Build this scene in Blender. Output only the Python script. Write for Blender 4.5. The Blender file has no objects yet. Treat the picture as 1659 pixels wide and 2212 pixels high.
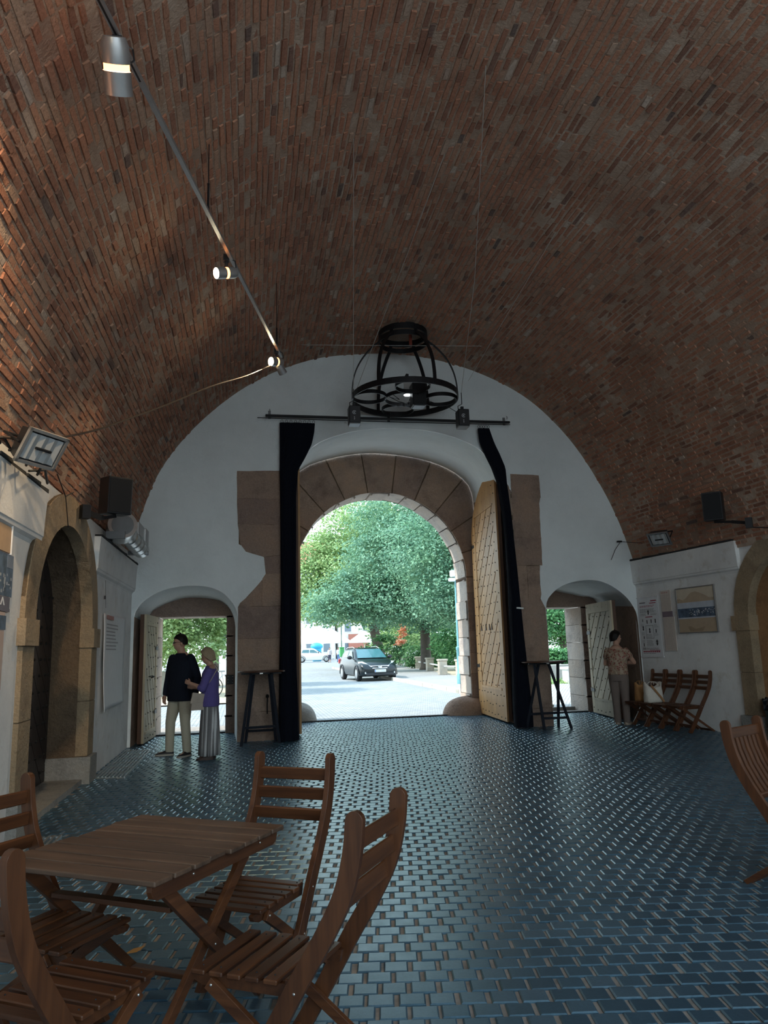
WORLD_S = 1.5; SUN_S = 2.8; EXPO = 1.2
import bpy, bmesh, math, random
import numpy as np
from mathutils import Vector, Matrix
random.seed(7); rng = np.random.default_rng(7)
SC = bpy.context.scene
COL = SC.collection
PI = math.pi

# ------------------------------------------------------------------ materials
MATS = {}
def _mat(name):
    m = bpy.data.materials.new(name); m.use_nodes = True
    nt = m.node_tree; nt.nodes.clear()
    return m, nt
class NT:
    def __init__(s, nt): s.nt = nt
    def n(s, t, **kw):
        nd = s.nt.nodes.new(t)
        for k, v in kw.items():
            if k in nd.inputs: nd.inputs[k].default_value = v
            else: setattr(nd, k, v)
        return nd
    def l(s, a, b): s.nt.links.new(a, b)
def ramp(T, fac, stops):
    r = T.n('ShaderNodeValToRGB'); e = r.color_ramp.elements
    while len(e) < len(stops): e.new(0.5)
    for i, (p, c) in enumerate(stops):
        e[i].position = p; e[i].color = (c[0], c[1], c[2], 1)
    T.l(fac, r.inputs[0]); return r.outputs[0]
def mixc(T, fac, a, b, mode='MIX'):
    m = T.n('ShaderNodeMix'); m.data_type = 'RGBA'; m.blend_type = mode
    for sock, v in ((m.inputs[0], fac), (m.inputs[6], a), (m.inputs[7], b)):
        if isinstance(v, (int, float)): sock.default_value = v
        elif isinstance(v, tuple): sock.default_value = (v[0], v[1], v[2], 1)
        else: T.l(v, sock)
    return m.outputs[2]
def finish(T, col, rough=0.7, metal=0.0, bump=None, bdist=0.01, spec=0.5, emit=None, estr=0, coat=0, alpha=None, trans=0):
    b = T.n('ShaderNodeBsdfPrincipled'); o = T.n('ShaderNodeOutputMaterial')
    if isinstance(col, tuple): b.inputs['Base Color'].default_value = (col[0], col[1], col[2], 1)
    else: T.l(col, b.inputs['Base Color'])
    if isinstance(rough, (int, float)): b.inputs['Roughness'].default_value = rough
    else: T.l(rough, b.inputs['Roughness'])
    b.inputs['Metallic'].default_value = metal
    b.inputs['Specular IOR Level'].default_value = spec
    b.inputs['Coat Weight'].default_value = coat
    b.inputs['Transmission Weight'].default_value = trans
    if emit:
        b.inputs['Emission Color'].default_value = (*emit, 1); b.inputs['Emission Strength'].default_value = estr
    if bump is not None:
        bp = T.n('ShaderNodeBump'); bp.inputs['Strength'].default_value = 1.0; bp.inputs['Distance'].default_value = bdist
        T.l(bump, bp.inputs['Height']); T.l(bp.outputs[0], b.inputs['Normal'])
    T.l(b.outputs[0], o.inputs[0]); return b
def objco(T, scale=(1, 1, 1), kind='Object'):
    tc = T.n('ShaderNodeTexCoord'); mp = T.n('ShaderNodeMapping'); mp.inputs['Scale'].default_value = scale
    T.l(tc.outputs[kind], mp.inputs[0]); return mp.outputs[0]
def geopos(T, scale=(1, 1, 1)):
    g = T.n('ShaderNodeNewGeometry'); mp = T.n('ShaderNodeMapping'); mp.inputs['Scale'].default_value = scale
    T.l(g.outputs['Position'], mp.inputs[0]); return mp.outputs[0], g
def noise(T, vec, scale, detail=4, rough=0.6):
    n = T.n('ShaderNodeTexNoise'); n.inputs['Scale'].default_value = scale; n.inputs['Detail'].default_value = detail
    n.inputs['Roughness'].default_value = rough
    T.l(vec, n.inputs['Vector']); return n.outputs['Fac']
def plain(name, col, rough=0.6, metal=0.0, spec=0.5, var=0.08, emit=None, estr=0, coat=0):
    if name in MATS: return MATS[name]
    m, nt = _mat(name); T = NT(nt)
    v = objco(T); f = noise(T, v, 9.0, 3)
    c0 = tuple(max(0, x * (1 - var)) for x in col); c1 = tuple(min(1, x * (1 + var)) for x in col)
    c = ramp(T, f, [(0.3, c0), (0.7, c1)])
    finish(T, c, rough, metal, None, 0, spec, emit, estr, coat)
    MATS[name] = m; return m

def m_plaster(name='plaster', base=(0.77, 0.82, 0.83)):
    m, nt = _mat(name); T = NT(nt)
    v, g = geopos(T)
    f1 = noise(T, v, 0.8, 5, 0.65); f2 = noise(T, v, 22, 4); f3 = noise(T, v, 5, 6, 0.7)
    c = ramp(T, f1, [(0.3, tuple(x * 0.88 for x in base)), (0.6, base)])
    spots = ramp(T, f3, [(0.24, (0.62, 0.6, 0.56)), (0.30, (1, 1, 1))])
    c = mixc(T, 1.0, c, spots, 'MULTIPLY')
    h = T.n('ShaderNodeMath', operation='ADD'); T.l(f2, h.inputs[0]); 
    h2 = T.n('ShaderNodeMath', operation='MULTIPLY'); T.l(f3, h2.inputs[0]); h2.inputs[1].default_value = 3
    T.l(h2.outputs[0], h.inputs[1])
    finish(T, c, 0.9, 0, h.outputs[0], 0.006, 0.2)
    return m
def m_wallside():
    # white limewash, dirty and grey-yellow patches low down on the wall (damp stains of their own shape)
    m, nt = _mat('limewash'); T = NT(nt)
    v, g = geopos(T)
    f1 = noise(T, v, 1.3, 5, 0.65); f2 = noise(T, v, 25, 4); f3 = noise(T, v, 3.5, 6, 0.7)
    c = ramp(T, f1, [(0.3, (0.66, 0.66, 0.66)), (0.62, (0.8, 0.8, 0.79))])
    stain = ramp(T, f3, [(0.3, (0.7, 0.64, 0.55)), (0.45, (1, 1, 1))])
    c = mixc(T, 0.6, c, stain, 'MULTIPLY')
    finish(T, c, 0.9, 0, f2, 0.004, 0.2)
    return m
def m_stone(name, c0, c1, c2, bump=0.012, scale=1.0, spec=0.25):
    m, nt = _mat(name); T = NT(nt)
    v, g = geopos(T)
    f1 = noise(T, v, 1.6 * scale, 6, 0.7); f2 = noise(T, v, 38 * scale, 4, 0.7); f3 = noise(T, v, 7 * scale, 5, 0.7)
    base = ramp(T, g.outputs['Random Per Island'], [(0.0, c0), (0.5, c1), (1.0, c2)])
    blot = ramp(T, f1, [(0.28, (0.5, 0.5, 0.52)), (0.48, (0.95, 0.95, 0.95)), (0.72, (1.15, 1.06, 0.95))])
    c = mixc(T, 0.9, base, blot, 'MULTIPLY')
    grain = ramp(T, f2, [(0.3, (0.7, 0.7, 0.7)), (0.65, (1.1, 1.1, 1.1))])
    c = mixc(T, 0.7, c, grain, 'MULTIPLY')
    h = T.n('ShaderNodeMath', operation='ADD'); T.l(f2, h.inputs[0])
    h2 = T.n('ShaderNodeMath', operation='MULTIPLY'); T.l(f3, h2.inputs[0]); h2.inputs[1].default_value = 2.5
    T.l(h2.outputs[0], h.inputs[1])
    finish(T, c, 0.88, 0, h.outputs[0], bump, spec)
    MATS[name] = m; return m
def m_brick():
    m, nt = _mat('old_red_brick'); T = NT(nt)
    v, g = geopos(T)
    r = g.outputs['Random Per Island']
    base = ramp(T, r, [(0.0, (0.19, 0.145, 0.13)), (0.03, (0.32, 0.165, 0.118)), (0.25, (0.45, 0.215, 0.142)), (0.55, (0.51, 0.255, 0.168)),
                       (0.85, (0.48, 0.275, 0.19)), (0.96, (0.48, 0.32, 0.235)), (1.0, (0.55, 0.45, 0.38))])
    f1 = noise(T, v, 0.7, 6, 0.7); f2 = noise(T, v, 38, 5, 0.75); f3 = noise(T, v, 3.2, 6, 0.72)
    wash = ramp(T, f1, [(0.30, (0.66, 0.62, 0.60)), (0.5, (1, 1, 1)), (0.72, (1.18, 1.1, 1.02))])
    c = mixc(T, 0.9, base, wash, 'MULTIPLY')
    grime = ramp(T, f2, [(0.30, (0.60, 0.57, 0.55)), (0.5, (1.0, 1.0, 1.0)), (0.72, (1.22, 1.2, 1.18))])
    c = mixc(T, 0.85, c, grime, 'MULTIPLY')
    lime = ramp(T, f3, [(0.60, (0, 0, 0)), (0.74, (1, 1, 1))])
    fl = T.n('ShaderNodeMath', operation='MULTIPLY'); T.l(lime, fl.inputs[0]); fl.inputs[1].default_value = 0.38
    c = mixc(T, fl.outputs[0], c, (0.42, 0.35, 0.30))
    finish(T, c, 0.92, 0, f2, 0.02, 0.15)
    return m
def m_mortar():
    m, nt = _mat('lime_mortar'); T = NT(nt)
    v, g = geopos(T); f1 = noise(T, v, 1.1, 6, 0.7); f2 = noise(T, v, 28, 4)
    c = ramp(T, f1, [(0.32, (0.30, 0.19, 0.14)), (0.55, (0.43, 0.31, 0.235)), (0.72, (0.55, 0.45, 0.37))])
    finish(T, c, 0.95, 0, f2, 0.02, 0.1); return m
def m_block():
    m, nt = _mat('worn_paving_block'); T = NT(nt)
    v, g = geopos(T)
    r = g.outputs['Random Per Island']
    base = ramp(T, r, [(0.0, (0.022, 0.056, 0.092)), (0.5, (0.034, 0.080, 0.125)), (1.0, (0.058, 0.108, 0.155))])
    f1 = noise(T, v, 1.2, 5, 0.7); f2 = noise(T, v, 60, 4, 0.7); f3 = noise(T, v, 14, 4, 0.6)
    c = mixc(T, 0.6, base, ramp(T, f2, [(0.3, (0.6, 0.6, 0.6)), (0.7, (1.4, 1.4, 1.4))]), 'MULTIPLY')
    c = mixc(T, 0.5, c, ramp(T, f1, [(0.3, (0.7, 0.7, 0.7)), (0.7, (1.3, 1.3, 1.25))]), 'MULTIPLY')
    ro = T.n('ShaderNodeMapRange'); T.l(f3, ro.inputs[0])
    ro.inputs[1].default_value = 0.25; ro.inputs[2].default_value = 0.75; ro.inputs[3].default_value = 0.27; ro.inputs[4].default_value = 0.37
    h = T.n('ShaderNodeMath', operation='ADD'); T.l(f2, h.inputs[0])
    h2 = T.n('ShaderNodeMath', operation='MULTIPLY'); T.l(f3, h2.inputs[0]); h2.inputs[1].default_value = 3
    T.l(h2.outputs[0], h.inputs[1])
    b = finish(T, c, ro.outputs[0], 0, f2, 0.0003, 1.0); b.inputs['IOR'].default_value = 1.68; b.inputs['Specular Tint'].default_value = (.55, .85, 1.0, 1)
    return m
def m_wood(name, c0, c1, axis=0, rough=0.38, scale=1.0, spec=0.5, bump=0.0008):
    m, nt = _mat(name); T = NT(nt)
    sc = [26 * scale] * 3; sc[axis] = 1.6 * scale
    v = objco(T, tuple(sc)); f1 = noise(T, v, 1.0, 6, 0.65)
    v2 = objco(T); f2 = noise(T, v2, 3.0, 3)
    c = ramp(T, f1, [(0.25, c0), (0.5, tuple((a + b) / 2 for a, b in zip(c0, c1))), (0.75, c1)])
    g = T.n('ShaderNodeNewGeometry')
    var = ramp(T, g.outputs['Random Per Island'], [(0, (0.78, 0.76, 0.74)), (1, (1.2, 1.16, 1.1))])
    c = mixc(T, 0.9, c, var, 'MULTIPLY')
    c = mixc(T, 0.5, c, ramp(T, f2, [(0.3, (0.75, 0.75, 0.75)), (0.7, (1.15, 1.12, 1.1))]), 'MULTIPLY')
    finish(T, c, rough, 0, f1, bump, spec)
    MATS[name] = m; return m
def m_leaf(name, c0, c1, trans=0.35):
    m, nt = _mat(name); T = NT(nt)
    v, g = geopos(T); f = noise(T, v, 0.9, 3)
    r = g.outputs['Random Per Island']
    c = ramp(T, r, [(0, c0), (1, c1)])
    c = mixc(T, 0.7, c, ramp(T, f, [(0.35, (0.75, 0.8, 0.85)), (0.65, (1.2, 1.15, 0.95))]), 'MULTIPLY')
    d = T.n('ShaderNodeBsdfDiffuse'); t = T.n('ShaderNodeBsdfTranslucent'); gl = T.n('ShaderNodeBsdfGlossy')
    gl.inputs['Roughness'].default_value = 0.6
    mx = T.n('ShaderNodeMixShader'); mx.inputs[0].default_value = trans
    mg = T.n('ShaderNodeMixShader'); mg.inputs[0].default_value = 0.02
    T.l(c, d.inputs[0]); T.l(c, t.inputs[0]); T.l(d.outputs[0], mx.inputs[1]); T.l(t.outputs[0], mx.inputs[2])
    T.l(mx.outputs[0], mg.inputs[1]); T.l(gl.outputs[0], mg.inputs[2])
    o = T.n('ShaderNodeOutputMaterial'); T.l(mg.outputs[0], o.inputs[0]); MATS[name] = m; return m
def m_cobble(name, c0, c1, sx=0.22, sy=0.14):
    m, nt = _mat(name); T = NT(nt)
    v, g = geopos(T)
    b = T.n('ShaderNodeTexBrick'); T.l(v, b.inputs['Vector'])
    b.inputs['Scale'].default_value = 1.0; b.inputs['Brick Width'].default_value = sx; b.inputs['Row Height'].default_value = sy
    b.inputs['Mortar Size'].default_value = 0.012; b.inputs['Color1'].default_value = (*c0, 1); b.inputs['Color2'].default_value = (*c1, 1)
    b.inputs['Mortar'].default_value = (c0[0] * 0.5, c0[1] * 0.48, c0[2] * 0.45, 1); b.offset = 0.5
    f = noise(T, v, 0.5, 5, 0.7)
    c = mixc(T, 0.6, b.outputs[0], ramp(T, f, [(0.3, (0.75, 0.77, 0.8)), (0.7, (1.15, 1.13, 1.1))]), 'MULTIPLY')
    inv = T.n('ShaderNodeMath', operation='SUBTRACT'); inv.inputs[0].default_value = 1; T.l(b.outputs['Fac'], inv.inputs[1])
    finish(T, c, 0.75, 0, inv.outputs[0], 0.015, 0.3); MATS[name] = m; return m
def m_cloth(name, col, scale=90, var=0.15, rough=0.95):
    m, nt = _mat(name); T = NT(nt)
    v = objco(T); f = noise(T, v, scale, 3); f2 = noise(T, v, 6, 3)
    c = ramp(T, f, [(0.3, tuple(x * (1 - var) for x in col)), (0.7, tuple(x * (1 + var) for x in col))])
    b = finish(T, c, rough, 0, f2, 0.02, 0.15); MATS[name] = m; return m
def m_emit(name, col, s):
    m, nt = _mat(name); T = NT(nt)
    finish(T, col, 0.4, 0, None, 0, 0.3, col, s); MATS[name] = m; return m

PLASTER = m_plaster(); LIME = m_wallside()
STONE = m_stone('brown_sandstone', (0.35, 0.255, 0.215), (0.42, 0.305, 0.245), (0.50, 0.36, 0.275), 0.025)
STONE_Y = m_stone('ochre_sandstone', (0.30, 0.225, 0.145), (0.36, 0.27, 0.175), (0.42, 0.32, 0.215), 0.014)
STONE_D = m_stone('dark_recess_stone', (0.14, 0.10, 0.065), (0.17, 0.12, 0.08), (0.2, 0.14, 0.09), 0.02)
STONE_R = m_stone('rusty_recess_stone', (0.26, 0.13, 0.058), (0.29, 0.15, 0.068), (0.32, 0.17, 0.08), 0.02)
STONE_P = m_stone('pale_dressed_stone', (0.47, 0.40, 0.35), (0.55, 0.48, 0.43), (0.62, 0.55, 0.5), 0.015)
STONE_G = m_stone('grey_plinth_stone', (0.25, 0.25, 0.24), (0.3, 0.3, 0.29), (0.33, 0.32, 0.3), 0.014)
BRICK = m_brick(); MORTAR = m_mortar(); BLOCK = m_block()
SAND = plain('joint_sand', (0.27, 0.245, 0.22), 0.95, var=0.3)
WOOD = m_wood('oiled_acacia', (0.035, 0.013, 0.007), (0.14, 0.053, 0.021), 0, 0.36)
WOODY = m_wood('oiled_acacia_lengthwise', (0.035, 0.013, 0.007), (0.14, 0.053, 0.021), 1, 0.36)
WOODZ = m_wood('oiled_acacia_upright', (0.035, 0.013, 0.007), (0.14, 0.053, 0.021), 2, 0.36)
WOODT = m_wood('weathered_acacia_top', (0.045, 0.026, 0.018), (0.16, 0.098, 0.066), 0, 0.5)
DOORW = m_wood('golden_oak_boards', (0.40, 0.205, 0.075), (0.62, 0.365, 0.155), 2, 0.5, 0.6, 0.4)
DOORG = m_wood('pale_weathered_boards', (0.36, 0.315, 0.225), (0.52, 0.46, 0.345), 2, 0.6, 0.6, 0.3)
DOORD = m_wood('dark_tarred_boards', (0.02, 0.016, 0.016), (0.05, 0.042, 0.042), 2, 0.5, 0.6, 0.3)  # dark recess door; also the painted shade in the leaf grooves
DOORE = m_wood('brown_leaf_edge', (0.075, 0.042, 0.03), (0.13, 0.075, 0.052), 2, 0.6, 0.6, 0.3)
IRON = plain('black_iron', (0.012, 0.013, 0.016), 0.5, 0.3)
NAIL = plain('forged_nail', (0.06, 0.055, 0.05), 0.4, 0.7)
BLACKP = plain('black_plastic', (0.012, 0.014, 0.018), 0.45)
STEEL = plain('zinc_screw', (0.6, 0.6, 0.58), 0.3, 0.9)
GALV = plain('galvanised_sheet', (0.50, 0.52, 0.52), 0.3, 0.9, var=0.15)
ALU = plain('grey_aluminium', (0.42, 0.43, 0.44), 0.4, 0.7)
GREYP = plain('grey_painted_metal', (0.20, 0.21, 0.22), 0.45, 0.3)
CURT = m_cloth('black_velvet', (0.0045, 0.006, 0.012), 40, 0.2)
FELT = plain('ledge_felt', (0.028, 0.03, 0.032), 0.9, var=0.4)
GLASSD = plain('flood_glass', (0.55, 0.6, 0.62), 0.08, 0.9)

# ------------------------------------------------------------------ mesh builder
class MB:
    def __init__(s): s.v = []; s.f = []; s.m = []; s.mi = 0
    def mat(s, i): s.mi = i; return s
    def add(s, verts, faces, mi=None):
        o = len(s.v); s.v += [tuple(v) for v in verts]
        for f in faces: s.f.append(tuple(o + i for i in f)); s.m.append(s.mi if mi is None else mi)
        return s
    def box(s, c, d, M=None, bev=0.0):
        x, y, z = (a / 2 for a in d); c = Vector(c)
        if bev <= 0:
            vs = [(-x, -y, -z), (x, -y, -z), (x, y, -z), (-x, y, -z), (-x, -y, z), (x, -y, z), (x, y, z), (-x, y, z)]
            fs = [(0, 3, 2, 1), (4, 5, 6, 7), (0, 1, 5, 4), (1, 2, 6, 5), (2, 3, 7, 6), (3, 0, 4, 7)]
        else:
            b = min(bev, x * .9, y * .9, z * .9); vs = []; idx = {}
            for sx in (-1, 1):
                for sy in (-1, 1):
                    for sz in (-1, 1):
                        for k, p in enumerate(((x, y - b, z - b), (x - b, y, z - b), (x - b, y - b, z))):
                            idx[(sx, sy, sz, k)] = len(vs); vs.append((p[0] * sx, p[1] * sy, p[2] * sz))
            fs = []
            I = lambda a, b_, c_, k: idx[(a, b_, c_, k)]
            for sg in (-1, 1):
                q = [(I(sg, -1, -1, 0), I(sg, 1, -1, 0), I(sg, 1, 1, 0), I(sg, -1, 1, 0)),
                     (I(-1, sg, -1, 1), I(-1, sg, 1, 1), I(1, sg, 1, 1), I(1, sg, -1, 1)),
                     (I(-1, -1, sg, 2), I(1, -1, sg, 2), I(1, 1, sg, 2), I(-1, 1, sg, 2))]
                for f in q: fs.append(f if sg > 0 else f[::-1])
            for a in (-1, 1):
                for b2 in (-1, 1):
                    e = [(I(a, b2, -1, 0), I(a, b2, 1, 0), I(a, b2, 1, 1), I(a, b2, -1, 1)),
                         (I(a, -1, b2, 0), I(a, 1, b2, 0), I(a, 1, b2, 2), I(a, -1, b2, 2)),
                         (I(-1, a, b2, 1), I(1, a, b2, 1), I(1, a, b2, 2), I(-1, a, b2, 2))]
                    fs += e
            for a in (-1, 1):
                for b2 in (-1, 1):
                    for c2 in (-1, 1): fs.append((I(a, b2, c2, 0), I(a, b2, c2, 1), I(a, b2, c2, 2)))
        if M is not None: vs = [M @ Vector(v) for v in vs]
        return s.add([Vector(v) + c for v in vs], fs)
    def bar(s, p, q, w, h, up=(0, 0, 1), bev=0.0, ext=0.0):
        p, q = Vector(p), Vector(q); d = (q - p); L = d.length; d.normalize()
        up = Vector(up); x = d.cross(up)
        if x.length < 1e-4: x = d.cross(Vector((1, 0, 0)))
        x.normalize(); u = x.cross(d)
        M = Matrix((d, x, u)).transposed()
        return s.box((p + q) / 2, (L + 2 * ext, w, h), M, bev)
    def strip(s, pts, w, t, side, cap=True):
        """bent flat bar: thickness t across `side`-normal plane, width w along `side`"""
        side = Vector(side).normalized(); P = [Vector(p) for p in pts]; n = len(P); rings = []
        for i in range(n):
            d = (P[min(i + 1, n - 1)] - P[max(i - 1, 0)]).normalized(); nn = side.cross(d).normalized()
            rings.append([P[i] + side * a * w / 2 + nn * b * t / 2 for a, b in ((-1, -1), (1, -1), (1, 1), (-1, 1))])
        return s.loft(rings, cap)
    def loft(s, rings, cap=True, closed=True):
        o = len(s.v); k = len(rings[0])
        vs = [p for r in rings for p in r]; fs = []
        for i in range(len(rings) - 1):
            for j in range(k if closed else k - 1):
                a = i * k + j; b = i * k + (j + 1) % k
                fs.append((a, b, b + k, a + k))
        if cap:
            fs.append(tuple(range(k))[::-1]); fs.append(tuple((len(rings) - 1) * k + j for j in range(k)))
        return s.add(vs, fs)
    def tube(s, pts, r, n=8, cap=True):
        P = [Vector(p) for p in pts]; m = len(P); rings = []; prev = None
        for i in range(m):
            d = (P[min(i + 1, m - 1)] - P[max(i - 1, 0)]).normalized()
            if prev is None:
                a = d.cross(Vector((0, 0, 1)))
                if a.length < 1e-3: a = d.cross(Vector((1, 0, 0)))
            else: a = prev - d * prev.dot(d)
            a.normalize(); prev = a; b = d.cross(a)
            rr = r[i] if isinstance(r, (list, tuple)) else r
            rings.append([P[i] + (a * math.cos(2 * PI * j / n) + b * math.sin(2 * PI * j / n)) * rr for j in range(n)])
        return s.loft(rings, cap)
    def lathe(s, prof, c=(0, 0, 0), n=20, M=None, cap=True):
        rings = []
        for r, z in prof:
            ring = [Vector((r * math.cos(2 * PI * j / n), r * math.sin(2 * PI * j / n), z)) for j in range(n)]
            if M is not None: ring = [M @ p for p in ring]
            rings.append([p + Vector(c) for p in ring])
        return s.loft(rings, cap)
    def ell(s, c, r, n=12, m=8, M=None):
        prof = []
        rings = []
        for i in range(m + 1):
            t = -PI / 2 + PI * i / m; t = max(-PI / 2 + .08, min(PI / 2 - .08, t))
            ring = [Vector((r[0] * math.cos(t) * math.cos(2 * PI * j / n), r[1] * math.cos(t) * math.sin(2 * PI * j / n), r[2] * math.sin(t))) for j in range(n)]
            if M is not None: ring = [M @ p for p in ring]
            rings.append([p + Vector(c) for p in ring])
        return s.loft(rings, True)
    def prism(s, poly, fn, d0, d1):
        """poly of (a,b); fn(a,b,d)->xyz ; closed prism between depths"""
        n = len(poly)
        vs = [fn(a, b, d0) for a, b in poly] + [fn(a, b, d1) for a, b in poly]
        fs = [tuple(range(n)), tuple(range(2 * n - 1, n - 1, -1))]
        for i in range(n): fs.append((i, i + n, (i + 1) % n + n, (i + 1) % n))
        return s.add(vs, fs)
    def build(s, name, mats, parent=None, smooth=False, loc=None, auto=None):
        me = bpy.data.meshes.new(name); me.from_pydata(s.v, [], s.f)
        if not isinstance(mats, (list, tuple)): mats = [mats]
        for m in mats: me.materials.append(m)
        if len(mats) > 1: me.polygons.foreach_set('material_index', s.m)
        bm = bmesh.new(); bm.from_mesh(me); bmesh.ops.recalc_face_normals(bm, faces=bm.faces); bm.to_mesh(me); bm.free()
        if smooth: me.polygons.foreach_set('use_smooth', [True] * len(me.polygons))
        if auto is not None:
            try: me.set_sharp_from_angle(angle=math.radians(auto))
            except Exception: pass
        o = bpy.data.objects.new(name, me); COL.objects.link(o)
        if parent: o.parent = parent
        if loc: o.location = loc
        return o
def tag(o, label=None, cat=None, group=None, kind=None):
    if label: o['label'] = label
    if cat: o['category'] = cat
    if group: o['group'] = group
    if kind: o['kind'] = kind
    return o
def thing(name, label, cat, loc=(0, 0, 0), rz=0.0, group=None):
    o = bpy.data.objects.new(name, None); COL.objects.link(o); o.location = loc; o.rotation_euler = (0, 0, rz)
    o.empty_display_size = 0.1
    return tag(o, label, cat, group)
def struct(o): o['kind'] = 'structure'; return o
def copy_tree(o, parent=None):
    c = o.copy(); COL.objects.link(c); c.parent = parent
    for ch in list(o.children): copy_tree(ch, c)
    return c
def raw(name, V, F, mats, parent=None, smooth=False, mi=None):
    me = bpy.data.meshes.new(name)
    V = np.asarray(V, dtype=np.float32); F = np.asarray(F, dtype=np.int32)
    me.vertices.add(len(V)); me.vertices.foreach_set('co', V.ravel())
    k = F.shape[1]; me.loops.add(F.size); me.loops.foreach_set('vertex_index', F.ravel())
    me.polygons.add(len(F)); me.polygons.foreach_set('loop_start', np.arange(0, F.size, k, dtype=np.int32))
    if not isinstance(mats, (list, tuple)): mats = [mats]
    for m in mats: me.materials.append(m)
    if mi is not None: me.polygons.foreach_set('material_index', np.asarray(mi, dtype=np.int32))
    me.update(calc_edges=True); me.validate()
    me.polygons.foreach_set('use_smooth', [bool(smooth)] * len(me.polygons))
    o = bpy.data.objects.new(name, me); COL.objects.link(o)
    if parent: o.parent = parent
    return o
def poly_holes(outer, holes, fn):
    """triangulated flat polygon with holes; fn(a,b)->xyz"""
    bm = bmesh.new(); ed = []
    for loop in [outer] + holes:
        vs = [bm.verts.new(fn(a, b)) for a, b in loop]
        for i in range(len(vs)): ed.append(bm.edges.new((vs[i], vs[(i + 1) % len(vs)])))
    bmesh.ops.triangle_fill(bm, edges=ed, use_beauty=True)
    V = [tuple(v.co) for v in bm.verts]; bm.verts.index_update()
    F = [tuple(v.index for v in f.verts) for f in bm.faces]; bm.free()
    return V, F
def smoothpts(pts, k=6):
    """Catmull-Rom through 2-D points"""
    P = [np.array(p, float) for p in pts]; out = []
    for i in range(len(P) - 1):
        p0 = P[max(i - 1, 0)]; p1 = P[i]; p2 = P[i + 1]; p3 = P[min(i + 2, len(P) - 1)]
        for t in np.linspace(0, 1, k, endpoint=False):
            out.append(tuple(0.5 * ((2 * p1) + (-p0 + p2) * t + (2 * p0 - 5 * p1 + 4 * p2 - p3) * t * t + (-p0 + 3 * p1 - 3 * p2 + p3) * t ** 3)))
    out.append(tuple(P[-1])); return out
def resample(pts, n):
    P = np.array(pts, float); d = np.r_[0, np.cumsum(np.hypot(*np.diff(P[:, :], axis=0).T))] if P.shape[1] == 2 else np.r_[0, np.cumsum(np.linalg.norm(np.diff(P, axis=0), axis=1))]
    t = np.linspace(0, d[-1], n)
    return np.stack([np.interp(t, d, P[:, i]) for i in range(P.shape[1])], 1)
# ------------------------------------------------------------------ hall shell
YE = 13.75; YB = -3.0
VP = smoothpts([(-2.12, 3.0), (-2.05, 3.35), (-1.92, 3.85), (-1.6, 4.77), (-1.12, 5.51), (-.45, 6.2), (.24, 6.7), (.95, 7.04), (1.68, 7.24), (2.89, 7.34),
                (3.94, 7.22), (4.91, 6.91), (5.77, 6.42), (6.52, 5.66), (7.07, 4.8), (7.43, 4.02), (7.66, 3.3), (7.73, 3.0)], 8)
VPa = np.array(VP)
def widen(x, y): return x if x < 2.89 else 2.89 + (x - 2.89) * (1 + 0.0155 * (YE - y))
# ceiling: mortar sheet + individually laid bricks
ys = np.linspace(YB - .2, YE + .06, 36); V = []; F = []
for y in ys:
    for x, z in VP: V.append((widen(x, y), y, z))
k = len(VP)
for i in range(len(ys) - 1):
    for j in range(k - 1): F.append((i * k + j, i * k + j + 1, (i + 1) * k + j + 1, (i + 1) * k + j))
nV0 = len(V); nF0 = len(F)
dl = np.r_[0, np.cumsum(np.hypot(np.diff(VPa[:, 0]), np.diff(VPa[:, 1])))]; LARC = dl[-1]
BV = []; BF = []
pitch = 0.074; nc = int(LARC / pitch)
OC = Vector((2.86, 12.7))
for ci in range(nc):
    u = (ci + .5) * pitch
    x0 = np.interp(u, dl, VPa[:, 0]); z0 = np.interp(u, dl, VPa[:, 1])
    xa = np.interp(u - .03, dl, VPa[:, 0]); za = np.interp(u - .03, dl, VPa[:, 1]); xb = np.interp(u + .03, dl, VPa[:, 0]); zb = np.interp(u + .03, dl, VPa[:, 1])
    t = np.array([xb - xa, 0, zb - za]); t /= np.linalg.norm(t); nrm = np.array([t[2], 0, -t[0]])
    y = 1.6 + rng.random() * .25
    hc_ = rng.normal(0, .0022)
    while y < YE:
        L = 0.145 if rng.random() < .55 else 0.285
        yc = y + L / 2; y += L + .009
        if yc + L / 2 > YE + .05: break
        xw = widen(x0, yc)
        if math.hypot(xw - OC.x, yc - OC.y) < .5 and z0 > 6.5: continue
        c = np.array([xw, yc, z0]); h = 0.0085 + hc_ + rng.normal(0, .0042) - (.012 if rng.random() < .03 else 0)
        if rng.random() < .03: h -= .015
        a = (L / 2) * (1 - rng.random() * .03); b = (pitch - .013 - rng.random() * .004) / 2
        tl = rng.normal(0, .05); ty = rng.normal(0, .022)
        o = len(BV)
        sh = rng.normal(0, .003)
        for (sa, sb) in ((-1, -1), (1, -1), (1, 1), (-1, 1)):
            BV.append(c + np.array([0, sa * a, 0]) + t * (sb * b + sh) - nrm * .03)
        for (sa, sb) in ((-1, -1), (1, -1), (1, 1), (-1, 1)):
            jj = rng.normal(0, .0055, 2)
            BV.append(c + np.array([0, sa * (a - .005) + jj[0], 0]) + t * (sb * (b - .005) + sh + jj[1] * .6) + nrm * (h + tl * sb * b + ty * sa * a))
        BF += [(o + 4, o + 5, o + 6, o + 7), (o, o + 1, o + 5, o + 4), (o + 1, o + 2, o + 6, o + 5), (o + 2, o + 3, o + 7, o + 6), (o + 3, o, o + 4, o + 7)]
BF = np.array(BF) + nV0
ceil = raw('ceiling', np.vstack([np.array(V), np.array(BV)]), np.vstack([np.array(F), BF]), [MORTAR, BRICK], None, False, np.r_[np.zeros(nF0, int), np.ones(len(BF), int)])
struct(ceil)

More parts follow.
